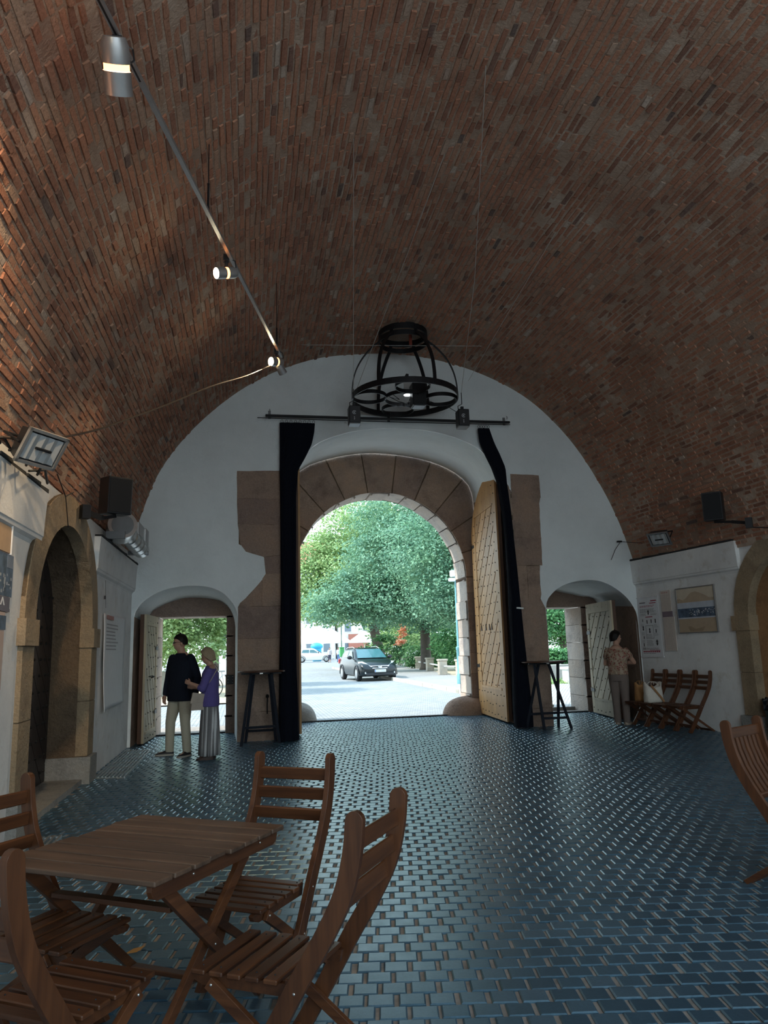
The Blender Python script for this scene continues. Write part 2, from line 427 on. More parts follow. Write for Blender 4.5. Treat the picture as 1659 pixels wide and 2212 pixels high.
# end wall with its three openings
NLf = [(-1.93, -.05), (-1.93, 2.2), (-1.9, 2.32), (-1.78, 2.48), (-1.55, 2.63), (-1.31, 2.71), (-.99, 2.75), (-.66, 2.72), (-.42, 2.62), (-.25, 2.45), (-.16, 2.28), (-.14, 2.1), (-.14, -.05)]
NLb = [(-1.88, -.05), (-1.88, 2.2), (-1.82, 2.38), (-1.62, 2.5), (-1.45, 2.57), (-1.18, 2.64), (-.83, 2.635), (-.5, 2.57), (-.32, 2.42), (-.23, 2.22), (-.2, 2.05), (-.2, -.05)]
GTf = [(.67, -.05), (.67, 4.2), (.73, 4.62), (1.0, 5.08), (1.32, 5.43), (1.83, 5.65), (2.38, 5.76), (2.9, 5.79), (3.5, 5.76), (4.06, 5.64), (4.55, 5.42), (4.86, 5.08), (5.17, 4.62), (5.23, 4.2), (5.23, -.05)]
GTb = [(.82, -.05), (.82, 4.7), (.92, 5.28), (1.3, 5.7), (1.79, 5.91), (2.45, 6.06), (3.1, 6.1), (4.02, 6.0), (4.7, 5.79), (5.15, 5.5), (5.34, 5.2), (5.39, 4.7), (5.39, -.05)]
NRf = [(5.77, -.05), (5.77, 2.22), (5.8, 2.36), (5.89, 2.48), (6.09, 2.63), (6.39, 2.73), (6.79, 2.76), (7.08, 2.69), (7.36, 2.52), (7.55, 2.33), (7.66, 2.12), (7.69, 1.9), (7.69, -.05)]
NRb = [(5.95, -.05), (5.95, 2.3), (6.05, 2.6), (6.3, 2.75), (6.75, 2.76), (7.2, 2.68), (7.6, 2.6), (7.9, 2.55), (8.02, 2.4), (8.05, 2.2), (8.05, -.05)]
def dens(o):
    a = smoothpts(o[1:-1], 5); return [o[0]] + a + [o[-1]]
NLf, NLb, GTf, GTb, NRf, NRb = [dens(o) for o in (NLf, NLb, GTf, GTb, NRf, NRb)]
outl = [(-2.4, -.05)] + NLf + GTf + NRf + [(8.1, -.05), (8.1, 7.75), (-2.4, 7.75)]
V, F = poly_holes(outl, [], lambda a, b: (a, YE, b))
w = MB(); w.add(V, F); struct(w.build('wall_end', PLASTER))
def soffit(name, fo, yo, ba, yb, test):
    A = resample(fo, 70); B = resample(ba, 70); mb = MB(); steps = 8
    rows = []
    for i in range(steps + 1):
        t = i / steps; rows.append([(A[j][0] * (1 - t) + B[j][0] * t, yo * (1 - t) + yb * t, A[j][1] * (1 - t) + B[j][1] * t) for j in range(70)])
    for i in range(steps):
        for j in range(69):
            q = [rows[i][j], rows[i][j + 1], rows[i + 1][j + 1], rows[i + 1][j]]
            mb.mat(1 if test(q) else 0).add(q, [(0, 1, 2, 3)])
    o = mb.build(name, [PLASTER, STONE])
    bm = bmesh.new(); bm.from_mesh(o.data); bmesh.ops.remove_doubles(bm, verts=bm.verts, dist=1e-4); bmesh.ops.recalc_face_normals(bm, faces=bm.faces); bm.to_mesh(o.data); bm.free()
    o.data.polygons.foreach_set('use_smooth', [True] * len(o.data.polygons))
    return struct(o)
mz = lambda q: sum(p[2] for p in q) / 4
mx_ = lambda q: sum(p[0] for p in q) / 4
soffit('trim_1', NLf, YE, NLb, 15.3, lambda q: mz(q) < 2.22 and mx_(q) < -1)
soffit('trim_2', GTf, YE, GTb, 16.8, lambda q: mz(q) < 4.9)
soffit('trim_3', NRf, YE, NRb, 16.1, lambda q: mz(q) < 2.25)

# brown stone blocks left bare in the plaster on both sides of the gate
def ragged(poly, a=.012, step=.12):
    out = []
    for i in range(len(poly)):
        p, q = poly[i], poly[(i + 1) % len(poly)]; L = math.hypot(q[0] - p[0], q[1] - p[1]); n = max(1, int(L / step))
        for kk in range(n):
            t = kk / n; out.append((p[0] + (q[0] - p[0]) * t + (random.uniform(-a, a) if kk else 0), p[1] + (q[1] - p[1]) * t + (random.uniform(-a, a) if kk else 0)))
    return out
endfn = lambda a, b, d: (a, YE - d, b)
pl = MB()
g = .003
bk_ = MB(); bk_.prism([(-.13, -.04), (.7, -.04), (.7, 4.86), (-.13, 4.86), (-.13, 3.5), (.36, 3.24), (.36, 2.9), (-.08, 2.42), (-.13, 2.36)], endfn, -.06, .003); bk_.prism([(5.2, -.04), (5.755, -.04), (5.755, 2.2), (5.67, 2.4), (5.75, 4.86), (5.2, 4.86)], endfn, -.06, .003); struct(bk_.build('trim_20', STONE_D))
for poly in ([(-.17, 4.88), (.70, 4.90), (.70, 4.36), (-.165, 4.36)], [(-.165, 4.36 - g), (.70, 4.36 - g), (.70, 3.86), (-.15, 3.87)],
             [(-.15, 3.87 - g), (.70, 3.86 - g), (.70, 3.3), (.33, 3.26), (.0, 3.36), (-.10, 3.5)],
             [(.33, 3.26 - g), (.70, 3.3 - g), (.70, 2.95), (.36, 2.95)], [(.36, 2.95 - g), (.70, 2.95 - g), (.70, 2.36), (.30, 2.36), (.30, 2.86)],
             [(.295, 2.84), (.295, 2.36), (-.13, 2.36), (-.10, 2.42), (.06, 2.56)],
             [(-.137, 2.36 - g), (.70, 2.36 - g), (.70, 1.78), (-.137, 1.78)], [(-.137, 1.78 - g), (.70, 1.78 - g), (.70, 1.17), (-.137, 1.17)],
             [(-.137, 1.17 - g), (.70, 1.17 - g), (.70, .5), (-.137, .5)], [(-.137, .5 - g), (.70, .5 - g), (.70, -.04), (-.137, -.04)]):
    pl.prism(ragged(poly, .006), endfn, -.06, .008)
struct(pl.build('trim_4', STONE))
pr = MB()
for poly in ([(5.2, 4.90), (5.80, 4.88), (5.81, 4.42), (5.2, 4.42)], [(5.2, 4.42 - g), (5.80, 4.42 - g), (5.77, 4.3), (5.76, 3.62), (5.2, 3.62)],
             [(5.2, 3.62 - g), (5.765, 3.62 - g), (5.75, 3.06), (5.2, 3.06)], [(5.2, 3.06 - g), (5.42, 3.06 - g), (5.42, 2.38), (5.2, 2.38)],
             [(5.427, 3.05), (5.70, 3.05), (5.67, 2.75), (5.69, 2.5), (5.66, 2.38), (5.427, 2.38)],
             [(5.2, 2.38 - g), (5.68, 2.38 - g), (5.755, 2.22), (5.765, 1.74), (5.2, 1.74)], [(5.2, 1.74 - g), (5.765, 1.74 - g), (5.765, .95), (5.2, .95)],
             [(5.2, .95 - g), (5.765, .95 - g), (5.765, .34), (5.2, .34)], [(5.2, .34 - g), (5.765, .34 - g), (5.765, -.04), (5.2, -.04)]):
    pr.prism(ragged(poly, .006), endfn, -.06, .008)
struct(pr.build('trim_5', STONE))

# gate portal: backing + radial wedge stones + dressed reveal blocks
CX, CZ, RR = 3.1, 3.14, 2.02
arc = [(CX - RR, -.05)] + [(CX + RR * math.cos(a), CZ + RR * math.sin(a)) for a in np.linspace(PI, 0, 41)] + [(CX + RR, -.05)]
o2 = [GTb[0]] + GTb[1:-1] + [GTb[-1]]
loopP = o2 + arc[::-1]
V, F = poly_holes(loopP, [], lambda a, b: (a, 16.84, b))
w = MB(); w.add(V, F); struct(w.build('wall_portal', STONE_D))
def rout(th):
    """distance from the arch centre to the soffit outline"""
    best = 9
    d = (math.cos(th), math.sin(th))
    for i in range(len(GTb) - 1):
        ax, az = GTb[i][0] - CX, GTb[i][1] - CZ; bx, bz = GTb[i + 1][0] - CX, GTb[i + 1][1] - CZ
        ex, ez = bx - ax, bz - az; den = d[0] * ez - d[1] * ex
        if abs(den) < 1e-9: continue
        t = (ax * ez - az * ex) / den; u = (ax * d[1] - az * d[0]) / den
        if t > 0 and -1e-6 <= u <= 1 + 1e-6: best = min(best, t)
    return best
wd = MB(); nW = 11
for i in range(nW):
    a0 = PI * i / nW + .006; a1 = PI * (i + 1) / nW - .006
    tt = np.linspace(a0, a1, 7)
    poly = [(CX + RR * math.cos(t), CZ + RR * math.sin(t)) for t in tt] + [(CX + (rout(t) + .02) * math.cos(t), CZ + (rout(t) + .02) * math.sin(t)) for t in tt[::-1]]
    wd.prism(poly, lambda a, b, d: (a, 16.84 - d, b), 0, .02 + random.uniform(0, .012))
zz = -.05
while zz < 3.1:
    h = random.uniform(.42, .6); z1 = min(zz + h, 3.13)
    for sx in (-1, 1):
        xa = CX + sx * RR; xb = GTb[0][0] if sx < 0 else GTb[-1][0]
        wd.prism([(xa, zz), (xb, zz), (xb, z1 - .008), (xa, z1 - .008)], lambda a, b, d: (a, 16.84 - d, b), 0, .02 + random.uniform(0, .012))
    zz = z1
struct(wd.build('trim_6', STONE))
rv = MB()
nV = 15
for i in range(nV):
    a0 = PI * i / nV + .006; a1 = PI * (i + 1) / nV - .006; off = random.uniform(-.025, .012); tt = np.linspace(a0, a1, 5)
    poly = [(CX + (RR + off) * math.cos(t), CZ + (RR + off) * math.sin(t)) for t in tt] + [(CX + (RR + .3) * math.cos(t), CZ + (RR + .3) * math.sin(t)) for t in tt[::-1]]
    rv.prism(poly, lambda a, b, d: (a, 16.88 + d, b), 0, .84)
    nib = a1 - .012
    poly = [(CX + r * math.cos(t), CZ + r * math.sin(t)) for r, t in ((RR - .055, nib), (RR - .055, a1), (RR + .1, a1), (RR + .1, nib))]
    rv.prism(poly, lambda a, b, d: (a, 16.86 + d, b), 0, .12)
for sx in (-1, 1):
    zz = -.05
    for h in (.5, .43, .43, .43, .43, .42, .5):
        off = random.uniform(-.03, .01); xa = CX + sx * (RR + off); xb = CX + sx * (RR + .3)
        rv.prism([(xa, zz), (xb, zz), (xb, zz + h - .012), (xa, zz + h - .012)], lambda a, b, d: (a, 16.88 + d, b), 0, .84)
        rv.prism([(CX + sx * (RR - .05), zz + h - .04), (xb, zz + h - .04), (xb, zz + h - .012), (CX + sx * (RR - .05), zz + h - .012)], lambda a, b, d: (a, 16.86 + d, b), 0, .12)
        zz += h
struct(rv.build('trim_7', STONE_P))
# outer facade faces
def facade(name, x0, x1, z1, y, hole):
    V, F = poly_holes([(x0, -.1)] + hole + [(x1, -.1), (x1, z1), (x0, z1)], [], lambda a, b: (a, y, b))
    m = MB(); m.add(V, F); return m
DL = [(-1.69, -.1), (-1.69, 2.27), (-.37, 2.27), (-.37, -.1)]; DR = [(6.2, -.1), (6.2, 2.35), (7.6, 2.35), (7.6, -.1)]
fac = facade('f', -9, .35, 10.5, 16.2, DL); fac.build
f2 = facade('f', .35, 5.9, 10.5, 17.74, [(p[0], min(p[1], 9)) for p in [(arc[0][0], -.1)] + arc[1:-1] + [(arc[-1][0], -.1)]])
f3 = facade('f', 5.9, 15, 10.5, 17.0, DR)
fac.add(f2.v, f2.f); fac.add(f3.v, f3.f)
for xx, ya in ((.35, 16.2), (5.9, 17.0)): fac.add([(xx, ya, -.1), (xx, 17.74, -.1), (xx, 17.74, 10.5), (xx, ya, 10.5)], [(0, 1, 2, 3)])
struct(fac.build('wall_facade', STONE_P))
# niche back walls with door openings and their reveals
nb = MB()
V, F = poly_holes(NLb[:1] + NLb[1:] + [(-.37, -.05), (-.37, 2.27), (-1.69, 2.27), (-1.69, -.05)], [], lambda a, b: (a, 15.3, b)); nb.add(V, F)
V, F = poly_holes(NRb + [(7.6, -.05), (7.6, 2.35), (6.2, 2.35), (6.2, -.05)], [], lambda a, b: (a, 16.1, b)); nb.add(V, F)
struct(nb.build('wall_niches', STONE))
rb = MB()
def reveal(x0, x1, zt, ya, yb, n):
    zz = -.05; hs = (zt + .05) / n
    for i in range(n):
        for xx, s in ((x0, -1), (x1, 1)):
            off = random.uniform(-.008, .012); rb.prism([(xx - s * off, zz), (xx + s * .14, zz), (xx + s * .14, zz + hs - .01), (xx - s * off, zz + hs - .01)], lambda a, b, d: (a, ya + d, b), .004, yb - ya - .004)
            rb.prism([(xx - s * .025, zz + hs - .03), (xx + s * .12, zz + hs - .03), (xx + s * .12, zz + hs), (xx - s * .025, zz + hs)], lambda a, b, d: (a, ya + d, b), .0, .1)
        zz += hs
    n2 = 3
    for i in range(n2):
        a = x0 + (x1 - x0) * i / n2 + .006; b = x0 + (x1 - x0) * (i + 1) / n2 - .006
        rb.prism([(a, zt), (b, zt), (b, zt + .2), (a, zt + .2)], lambda a, b, d: (a, ya + d, b), .004, yb - ya - .004)
reveal(-1.69, -.37, 2.27, 15.3, 16.2, 6); reveal(6.2, 7.6, 2.35, 16.1, 17.0, 6)
struct(rb.build('trim_8', STONE_P))

# side walls (plaster), bulging band under the ledge, recess arches
fnL = lambda y, z, d: (-1.98 + d, y, z)
fnR = lambda y, z, d: (7.70 + (13.85 - y) * .09 - d, y, z)
def archpts(yc, r, zs, n=17): return [(yc + r * math.cos(t), zs + r * 1.0 * math.sin(t)) for t in np.linspace(PI, 0, n)]
def ptarch(y0, y1, zs, zp, n=11):
    """slightly pointed arch from (y0,zs) to (y1,zs) peaking at zp"""
    yc = (y0 + y1) / 2; hw = (y1 - y0) / 2; out = []
    for t in np.linspace(PI, 0, 2 * n + 1):
        c = math.cos(t); s_ = math.sin(t); out.append((yc + hw * c, zs + (zp - zs) * s_ ** .92))
    return out
def side(fn, which, oy0, oy1, iy0, iy1):
    notch = [(oy0 + .05, -.05)] + ptarch(oy0 + .05, oy1 - .05, 1.85, 3.25) + [(oy1 - .05, -.05)]
    outer = [(YB, -.05)] + notch + [(YE + .1, -.05), (YE + .1, 3.3), (YB, 3.3)]
    V, F = poly_holes(outer, [], lambda a, b: fn(a, b, 0)); m = MB(); m.add(V, F)
    prof = [(2.60, 0), (2.635, .012), (2.66, .045), (2.69, .05), (2.70, .06), (2.85, .065), (3.0, .075), (3.12, .085), (3.125, -.14)]
    for ya, yb in ((YB, oy0 + .42), (oy1 - .22, YE)):
        rings = [[Vector(fn(y, z, d)) for z, d in prof] for y in np.linspace(ya, yb, 24)]
        m.loft(rings, True, False)
    struct(m.build('wall_' + which, LIME))
    ov = ptarch(oy0, oy1, 1.85, 3.34); iv = ptarch(iy0, iy1, 1.85, 3.0); sb = MB(); n = len(ov)
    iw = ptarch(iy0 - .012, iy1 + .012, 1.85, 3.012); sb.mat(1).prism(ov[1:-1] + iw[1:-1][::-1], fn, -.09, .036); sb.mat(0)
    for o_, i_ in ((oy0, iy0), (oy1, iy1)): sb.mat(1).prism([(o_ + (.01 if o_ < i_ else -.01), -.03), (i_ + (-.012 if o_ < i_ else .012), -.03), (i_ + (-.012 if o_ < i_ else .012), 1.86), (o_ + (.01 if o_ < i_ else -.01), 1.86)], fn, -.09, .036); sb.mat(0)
    cuts = [0, 5, 11, 17, n - 1]
    for a, b in zip(cuts[:-1], cuts[1:]):
        poly = ov[a:b + 1] + iv[a:b + 1][::-1]
        sb.prism(poly, fn, -.10, .045)
    for o_, i_ in ((oy0, iy0), (oy1, iy1)):
        s_ = 1 if o_ > i_ else -1
        sb.prism([(o_ + s_ * .05, 1.66), (i_ - s_ * .03, 1.66), (i_ - s_ * .03, 1.90), (o_ + s_ * .05, 1.90)], fn, -.10, .075)
        for z0, z1 in ((.33, .99), (1.0, 1.655)):
            sb.prism([(o_, z0), (i_, z0), (i_, z1), (o_, z1)], fn, -.10, .045)
    t1 = struct(sb.build('trim_9' if which == 'left' else 'trim_10', [STONE_Y, STONE_D]))
    gb = MB()
    for o_, i_ in ((oy0, iy0), (oy1, iy1)):
        s_ = 1 if o_ > i_ else -1
        gb.prism([(o_ + s_ * .05, -.03), (i_ - s_ * .04, -.03), (i_ - s_ * .04, .32), (o_ + s_ * .05, .32)], fn, -.62, .09)
    struct(gb.build('trim_11' if which == 'left' else 'trim_12', STONE_G))
    # recess behind the arch
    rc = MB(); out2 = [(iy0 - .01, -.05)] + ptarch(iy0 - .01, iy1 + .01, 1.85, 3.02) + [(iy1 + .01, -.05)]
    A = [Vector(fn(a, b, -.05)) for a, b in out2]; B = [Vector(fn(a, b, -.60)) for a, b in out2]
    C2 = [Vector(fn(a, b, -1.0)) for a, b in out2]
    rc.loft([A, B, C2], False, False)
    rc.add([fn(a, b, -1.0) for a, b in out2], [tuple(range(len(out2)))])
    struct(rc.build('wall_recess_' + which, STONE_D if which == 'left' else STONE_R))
    fl_ = MB(); fl_.prism([(iy0, -.05), (iy1, -.05), (iy1, .06), (iy0, .06)], fn, -.98, .0); struct(fl_.build('trim_13' if which == 'left' else 'trim_14', STONE_G))
    lg = MB()
    for ya, yb in ((YB, oy0 + .42), (oy1 - .2, YE - .005)):
        yy = ya
        while yy < yb - .02:
            y2 = min(yb, yy + random.uniform(.3, .6)); lg.prism([(yy, 3.126), (y2, 3.126), (y2, 3.15 + random.uniform(0, .015)), (yy, 3.15)], fn, -.16, .09 + random.uniform(-.01, .012)); yy = y2
    struct(lg.build('trim_15' if which == 'left' else 'trim_16', FELT))
side(fnL, 'left', 7.13, 10.5, 7.5, 10.16)
side(fnR, 'right', 7.68, 11.05, 8.03, 10.74)
# back of the hall behind the photographer: unseen wall, opening shaped to set the light indoors
bk = [(-3, -.05), (9.5, -.05), (9.5, 7.8), (-3, 7.8)]
bkh = [(-1.8, .9), (-1.8, 3.0)] + [(2.95 + 4.75 * math.cos(t), 3.0 + 3.9 * math.sin(t)) for t in np.linspace(PI, 0, 15)[1:-1]] + [(7.7, 3.0), (7.7, .9)]
V, F = poly_holes(bk, [bkh], lambda a, b: (a, YB, b)); w = MB(); w.add(V, F); struct(w.build('wall_back', PLASTER))

# ------------------------------------------------------------------ floor: laid blocks
ang = math.radians(-10.5); ca, sa = math.cos(ang), math.sin(ang)
FV = []; FF = []
def inside(x, y):
    if 0.9 < y < 13.95: return -2.0 < x < 7.66 + (13.85 - y) * .09 + .02
    if 13.9 <= y < 16.72 and .62 < x < 5.45: return True
    if 13.9 <= y < 15.34 and -1.95 < x < -.1: return True
    if 13.9 <= y < 16.12 and 5.72 < x < 8.05: return True
    return False
px, py = .137, .118
for r in range(-30, 190):
    ph = (.5 if r % 2 else 0) + rng.normal(0, .05)
    for cix in range(-60, 110):
        u = (cix + ph) * px; v = r * py
        x = u * ca - v * sa; y = u * sa + v * ca
        if not inside(x, y): continue
        hx = px / 2 - .0095 + rng.normal(0, .0012); hy = py / 2 - .0042 + rng.normal(0, .0012)
        u += rng.normal(0, .002); v += rng.normal(0, .0015)
        z = rng.normal(0, .0012); tx, ty = rng.normal(0, .003), rng.normal(0, .003)
        o = len(FV); b = .007
        for lv, (ix, iy) in ((-.02, (hx, hy)), (-.0055, (hx, hy)), (0, (hx - b, hy - b * .7))):
            for sx, sy in ((-1, -1), (1, -1), (1, 1), (-1, 1)):
                uu = u + sx * ix; vv = v + sy * iy
                FV.append((uu * ca - vv * sa, uu * sa + vv * ca, z + lv + (tx * sx * ix + ty * sy * iy if lv > -.01 else 0)))
        FF.append((o + 8, o + 9, o + 10, o + 11))
        for i in range(4):
            j = (i + 1) % 4; FF.append((o + 4 + i, o + 4 + j, o + 8 + j, o + 8 + i)); FF.append((o + i, o + j, o + 4 + j, o + 4 + i))
n0 = len(FV)
FV += [(-2.6, YB, -.0095), (9.6, YB, -.0095), (9.6, 17.0, -.0095), (-2.6, 17.0, -.0095)]
mi = np.r_[np.zeros(len(FF), int), [1]]
FF.append((n0, n0 + 1, n0 + 2, n0 + 3))
struct(raw('floor', FV, FF, [BLOCK, SAND], None, False, mi))
th = MB()
th.bar((1.1, 16.74, .0), (5.1, 16.80, .0), .1, .05); th.bar((-1.7, 15.36, .0), (-.36, 15.38, .0), .08, .05); th.bar((6.2, 16.12, .0), (7.6, 16.14, .0), .08, .05)
struct(th.build('trim_17', FELT))
# ------------------------------------------------------------------ doors and gate leaves
def clip(poly, nx, nz, c, keep_less=True):
    out = []; s = 1 if keep_less else -1
    for i in range(len(poly)):
        p, q = poly[i], poly[(i + 1) % len(poly)]
        dp = s * (p[0] * nx + p[1] * nz - c); dq = s * (q[0] * nx + q[1] * nz - c)
        if dp <= 0: out.append(p)
        if dp * dq < 0:
            t = dp / (dp - dq); out.append((p[0] + (q[0] - p[0]) * t, p[1] + (q[1] - p[1]) * t))
    return out
def leaf(name, hinge, free, outline, field, flip, mats, ang=48, pitch=.26, nails=.2, holes=(), strap=True):
    """studded plank leaf; mats = (boards, edge)"""
    h = Vector((hinge[0], hinge[1], 0)); d = Vector((free[0] - hinge[0], free[1] - hinge[1], 0)); W = d.length; d.normalize()
    n = Vector((-d.y, d.x, 0)) * flip
    fn = lambda a, b, t: tuple(h + d * a + Vector((0, 0, b)) + n * t)
    mb = MB(); mb.mat(1).prism(outline, fn, -.085, -.022); mb.mat(3).prism([(p[0] * .99 + .005, p[1]) for p in outline], fn, -.023, -.016)  # near-black slab behind the planks paints the shade of the grooves
    inner = [(p[0] * .998, p[1]) for p in outline]
    mb.mat(0)
    # frame faces: everything outside the field, as stile / rails
    fx0, fx1, fz0, fz1 = field
    for poly in (clip(outline, 1, 0, fx0 - .006), clip(outline, 1, 0, fx1 + .006, False)):
        if len(poly) > 2: mb.prism(poly, fn, -.016, .022)
    mid = clip(clip(outline, 1, 0, fx0, False), 1, 0, fx1)
    for poly in (clip(mid, 0, 1, fz0 - .006), clip(mid, 0, 1, fz1 + .006, False)):
        if len(poly) > 2: mb.prism(poly, fn, -.016, .022)
    fpoly = clip(clip(mid, 0, 1, fz0, False), 0, 1, fz1)
    a = math.radians(ang); nx, nz = -math.sin(a), math.cos(a)
    vals = [p[0] * nx + p[1] * nz for p in fpoly]; c = math.floor(min(vals) / pitch) * pitch
    while c < max(vals):
        pl_ = clip(clip(fpoly, nx, nz, c + .017, False), nx, nz, c + pitch - .017)
        if len(pl_) > 2: mb.prism(pl_, fn, -.016, .010 + random.uniform(0, .004))
        c += pitch
    mb.prism([(fx0, fz0 - .03), (fx1, fz0 - .03), (fx1, fz0 + .015), (fx0, fz0 + .015)], fn, .0, .034)
    # forged nails in rows
    def nail(a_, b_, t_):
        r = .017; ring = [fn(a_ + r * math.cos(q), b_ + r * math.sin(q), t_) for q in np.linspace(0, 2 * PI, 7)[:-1]]
        mb.mat(2).add(ring + [fn(a_, b_, t_ + .018)], [(i, (i + 1) % 6, 6) for i in range(6)]); mb.mat(0)
    def inpoly(x, z, poly):
        r = False
        for i in range(len(poly)):
            (x1, z1), (x2, z2) = poly[i], poly[i - 1]
            if (z1 > z) != (z2 > z) and x < (x2 - x1) * (z - z1) / (z2 - z1) + x1: r = not r
        return r
    z = .12; k = 0
    zmax = max(p[1] for p in outline)
    while z < zmax:
        a_ = .08 + (k % 2) * nails * .5
        while a_ < W - .05:
            if inpoly(a_, z, outline) and inpoly(a_, z + .05, outline): nail(a_ + random.uniform(-.02, .02), z + random.uniform(-.03, .03), .022 if (a_ < fx0 or a_ > fx1 or z < fz0) else .012)
            a_ += nails
        z += nails * .8; k += 1
    for (a_, b_) in holes:
        mb.mat(1).prism([(a_ - .05, b_), (a_ + .05, b_), (a_, b_ + .13)], fn, .0, .026); mb.mat(0)
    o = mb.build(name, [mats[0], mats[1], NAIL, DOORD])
    if strap:
        sb = MB()
        for zz in strap if isinstance(strap, tuple) else (zmax * .2, zmax * .72):
            sb.prism([(-.02, zz), (.22, zz + .01), (.22, zz + .07), (-.02, zz + .08)], fn, .022, .032)
        sb.build('hinge_strap', IRON, o)
    return struct(o)
GO = [(0, .04), (2.32, .04), (2.32, 5.24)] + [(2.32 - 2.32 * (1 - math.cos(t)), 3.75 + 1.49 * math.cos(t) ** .9) for t in []]
def gout(W, top, spring):
    return [(0, .04), (W, .04)] + [(W * math.cos(t), spring + (top - spring) * math.sin(t)) for t in []] + [(W - W * (1 - math.cos(t)) , 0) for t in []] + [(W - W * math.sin(t), spring + (top - spring) * math.cos(t)) for t in np.linspace(0, PI / 2, 12)]
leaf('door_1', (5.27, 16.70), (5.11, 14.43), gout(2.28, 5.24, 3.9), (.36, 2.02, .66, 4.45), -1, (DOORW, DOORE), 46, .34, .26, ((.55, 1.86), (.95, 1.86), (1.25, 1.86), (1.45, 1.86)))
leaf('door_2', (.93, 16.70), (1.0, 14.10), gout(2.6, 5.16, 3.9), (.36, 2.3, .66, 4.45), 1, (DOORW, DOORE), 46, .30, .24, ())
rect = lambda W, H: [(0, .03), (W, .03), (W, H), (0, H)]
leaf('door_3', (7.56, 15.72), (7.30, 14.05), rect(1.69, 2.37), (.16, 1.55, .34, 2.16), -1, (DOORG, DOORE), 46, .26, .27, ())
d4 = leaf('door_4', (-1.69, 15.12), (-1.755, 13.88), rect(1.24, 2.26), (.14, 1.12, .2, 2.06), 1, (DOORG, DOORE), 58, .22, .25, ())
hb = MB(); hb.tube([(-1.70, 14.15, 1.16), (-1.64, 14.2, 1.17), (-1.62, 14.3, 1.16), (-1.66, 14.42, 1.14), (-1.70, 14.45, 1.13)], .01, 6); hb.build('door_handle', IRON, d4)
# dark plank door closing the left recess
fn5 = lambda a, b, d: (-2.44 + d, a, b)
dd = MB(); po = [(7.5, .06)] + ptarch(7.5, 10.16, 1.85, 3.0) + [(10.16, .06)]
dd.prism(po, fn5, -.08, 0)
ang5 = math.radians(-45); nx, nz = -math.sin(ang5), math.cos(ang5); vals = [p[0] * nx + p[1] * nz for p in po]; c = min(vals)
while c < max(vals):
    q = clip(clip(po, nx, nz, c + .008, False), nx, nz, c + .25 - .008)
    if len(q) > 2: dd.prism(q, fn5, 0, .025)
    c += .25
for z in np.arange(.2, 2.9, .19):
    for y in (9.35, 9.62, 9.86, 10.04):
        if z < 2.6 or y < 9.7: dd.mat(1).ell((-2.41, y + random.uniform(-.02, .02), z), (.02, .022, .022), 6, 4); dd.mat(0)
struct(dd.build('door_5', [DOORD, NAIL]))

# ------------------------------------------------------------------ curtain rail and curtains
rail = thing('curtain_rail', 'long black iron curtain rail across the white wall above the gate', 'rail', (2.75, 13.62, 5.93))
m = MB(); m.bar((-2.40, -.02, 0), (2.45, -.02, 0), .045, .045, bev=.006); m.build('rail_bar', IRON, rail)
for xx in (-2.32, .0, 2.38):
    m = MB(); m.bar((xx, -.02, .0), (xx, .13, .02), .03, .03); m.box((xx, .12, .06), (.05, .015, .16)); m.tube([(xx, -.06, .05), (xx, -.08, .09), (xx, -.04, .12)], .008, 6); m.build('wall_bracket', GREYP if xx else IRON, rail)
m = MB(); m.tube([(-2.55, -.03, -.05), (-1.0, -.03, -.06), (1.0, -.03, -.06), (2.45, -.03, -.05)], .008, 6); m.build('guide_wire', IRON, rail)
def curtain(name, label, rows, folds=9):
    """rows: list of (z, x0, x1, y, depth)"""
    rows = [np.array(r, float) for r in rows]; Z = np.linspace(rows[0][0], rows[-1][0], 70); zz = np.array([r[0] for r in rows])[::-1]
    V = []; F = []; N = 96
    A = np.array(rows)[::-1]
    for z in Z:
        x0, x1, y, dp = [np.interp(z, zz, A[:, i]) for i in (1, 2, 3, 4)]
        for j in range(N):
            t = 2 * PI * j / N; ct, st = math.cos(t), math.sin(t)
            wob = .011 * math.sin(folds * t * 2 + .8 * z) + .007 * math.sin(folds * t * 3.3 - 2 * z)
            V.append(((x0 + x1) / 2 + (x1 - x0) / 2 * np.sign(ct) * abs(ct) ** .55 + wob * .4, y + (dp / 2 + wob) * np.sign(st) * abs(st) ** .6, z))
    for i in range(len(Z) - 1):
        for j in range(N): F.append((i * N + j, i * N + (j + 1) % N, (i + 1) * N + (j + 1) % N, (i + 1) * N + j))
    o = raw(name, V, F, CURT, None, True); tag(o, label, 'curtain', 'black curtains of the gate'); return o
cl = curtain('curtain', 'black velvet curtain bunched at the left leaf of the gate, hanging from the rail', [(5.80, .62, 1.28, 13.62, .08), (5.62, .62, 1.265, 13.63, .10), (5.4, .62, 1.22, 13.64, .14), (5.15, .62, 1.10, 13.66, .18), (4.9, .62, .96, 13.68, .22), (4.4, .63, .92, 13.7, .24), (2.5, .635, .90, 13.66, .26), (1.2, .60, .90, 13.6, .28), (.02, .575, .93, 13.52, .32)])
cr = curtain('curtain', 'black velvet curtain squeezed behind the open right leaf of the gate', [(5.79, 4.53, 4.76, 13.62, .08), (5.5, 4.56, 4.85, 13.63, .1), (5.28, 4.66, 4.96, 13.66, .13), (5.0, 4.8, 5.07, 13.68, .16), (4.7, 4.9, 5.07, 13.68, .2), (4.0, 4.98, 5.12, 13.68, .22), (2.5, 5.0, 5.19, 13.68, .24), (1.0, 4.97, 5.25, 13.66, .26), (.3, 4.95, 5.29, 13.64, .28), (.02, 4.96, 5.29, 13.64, .28)])
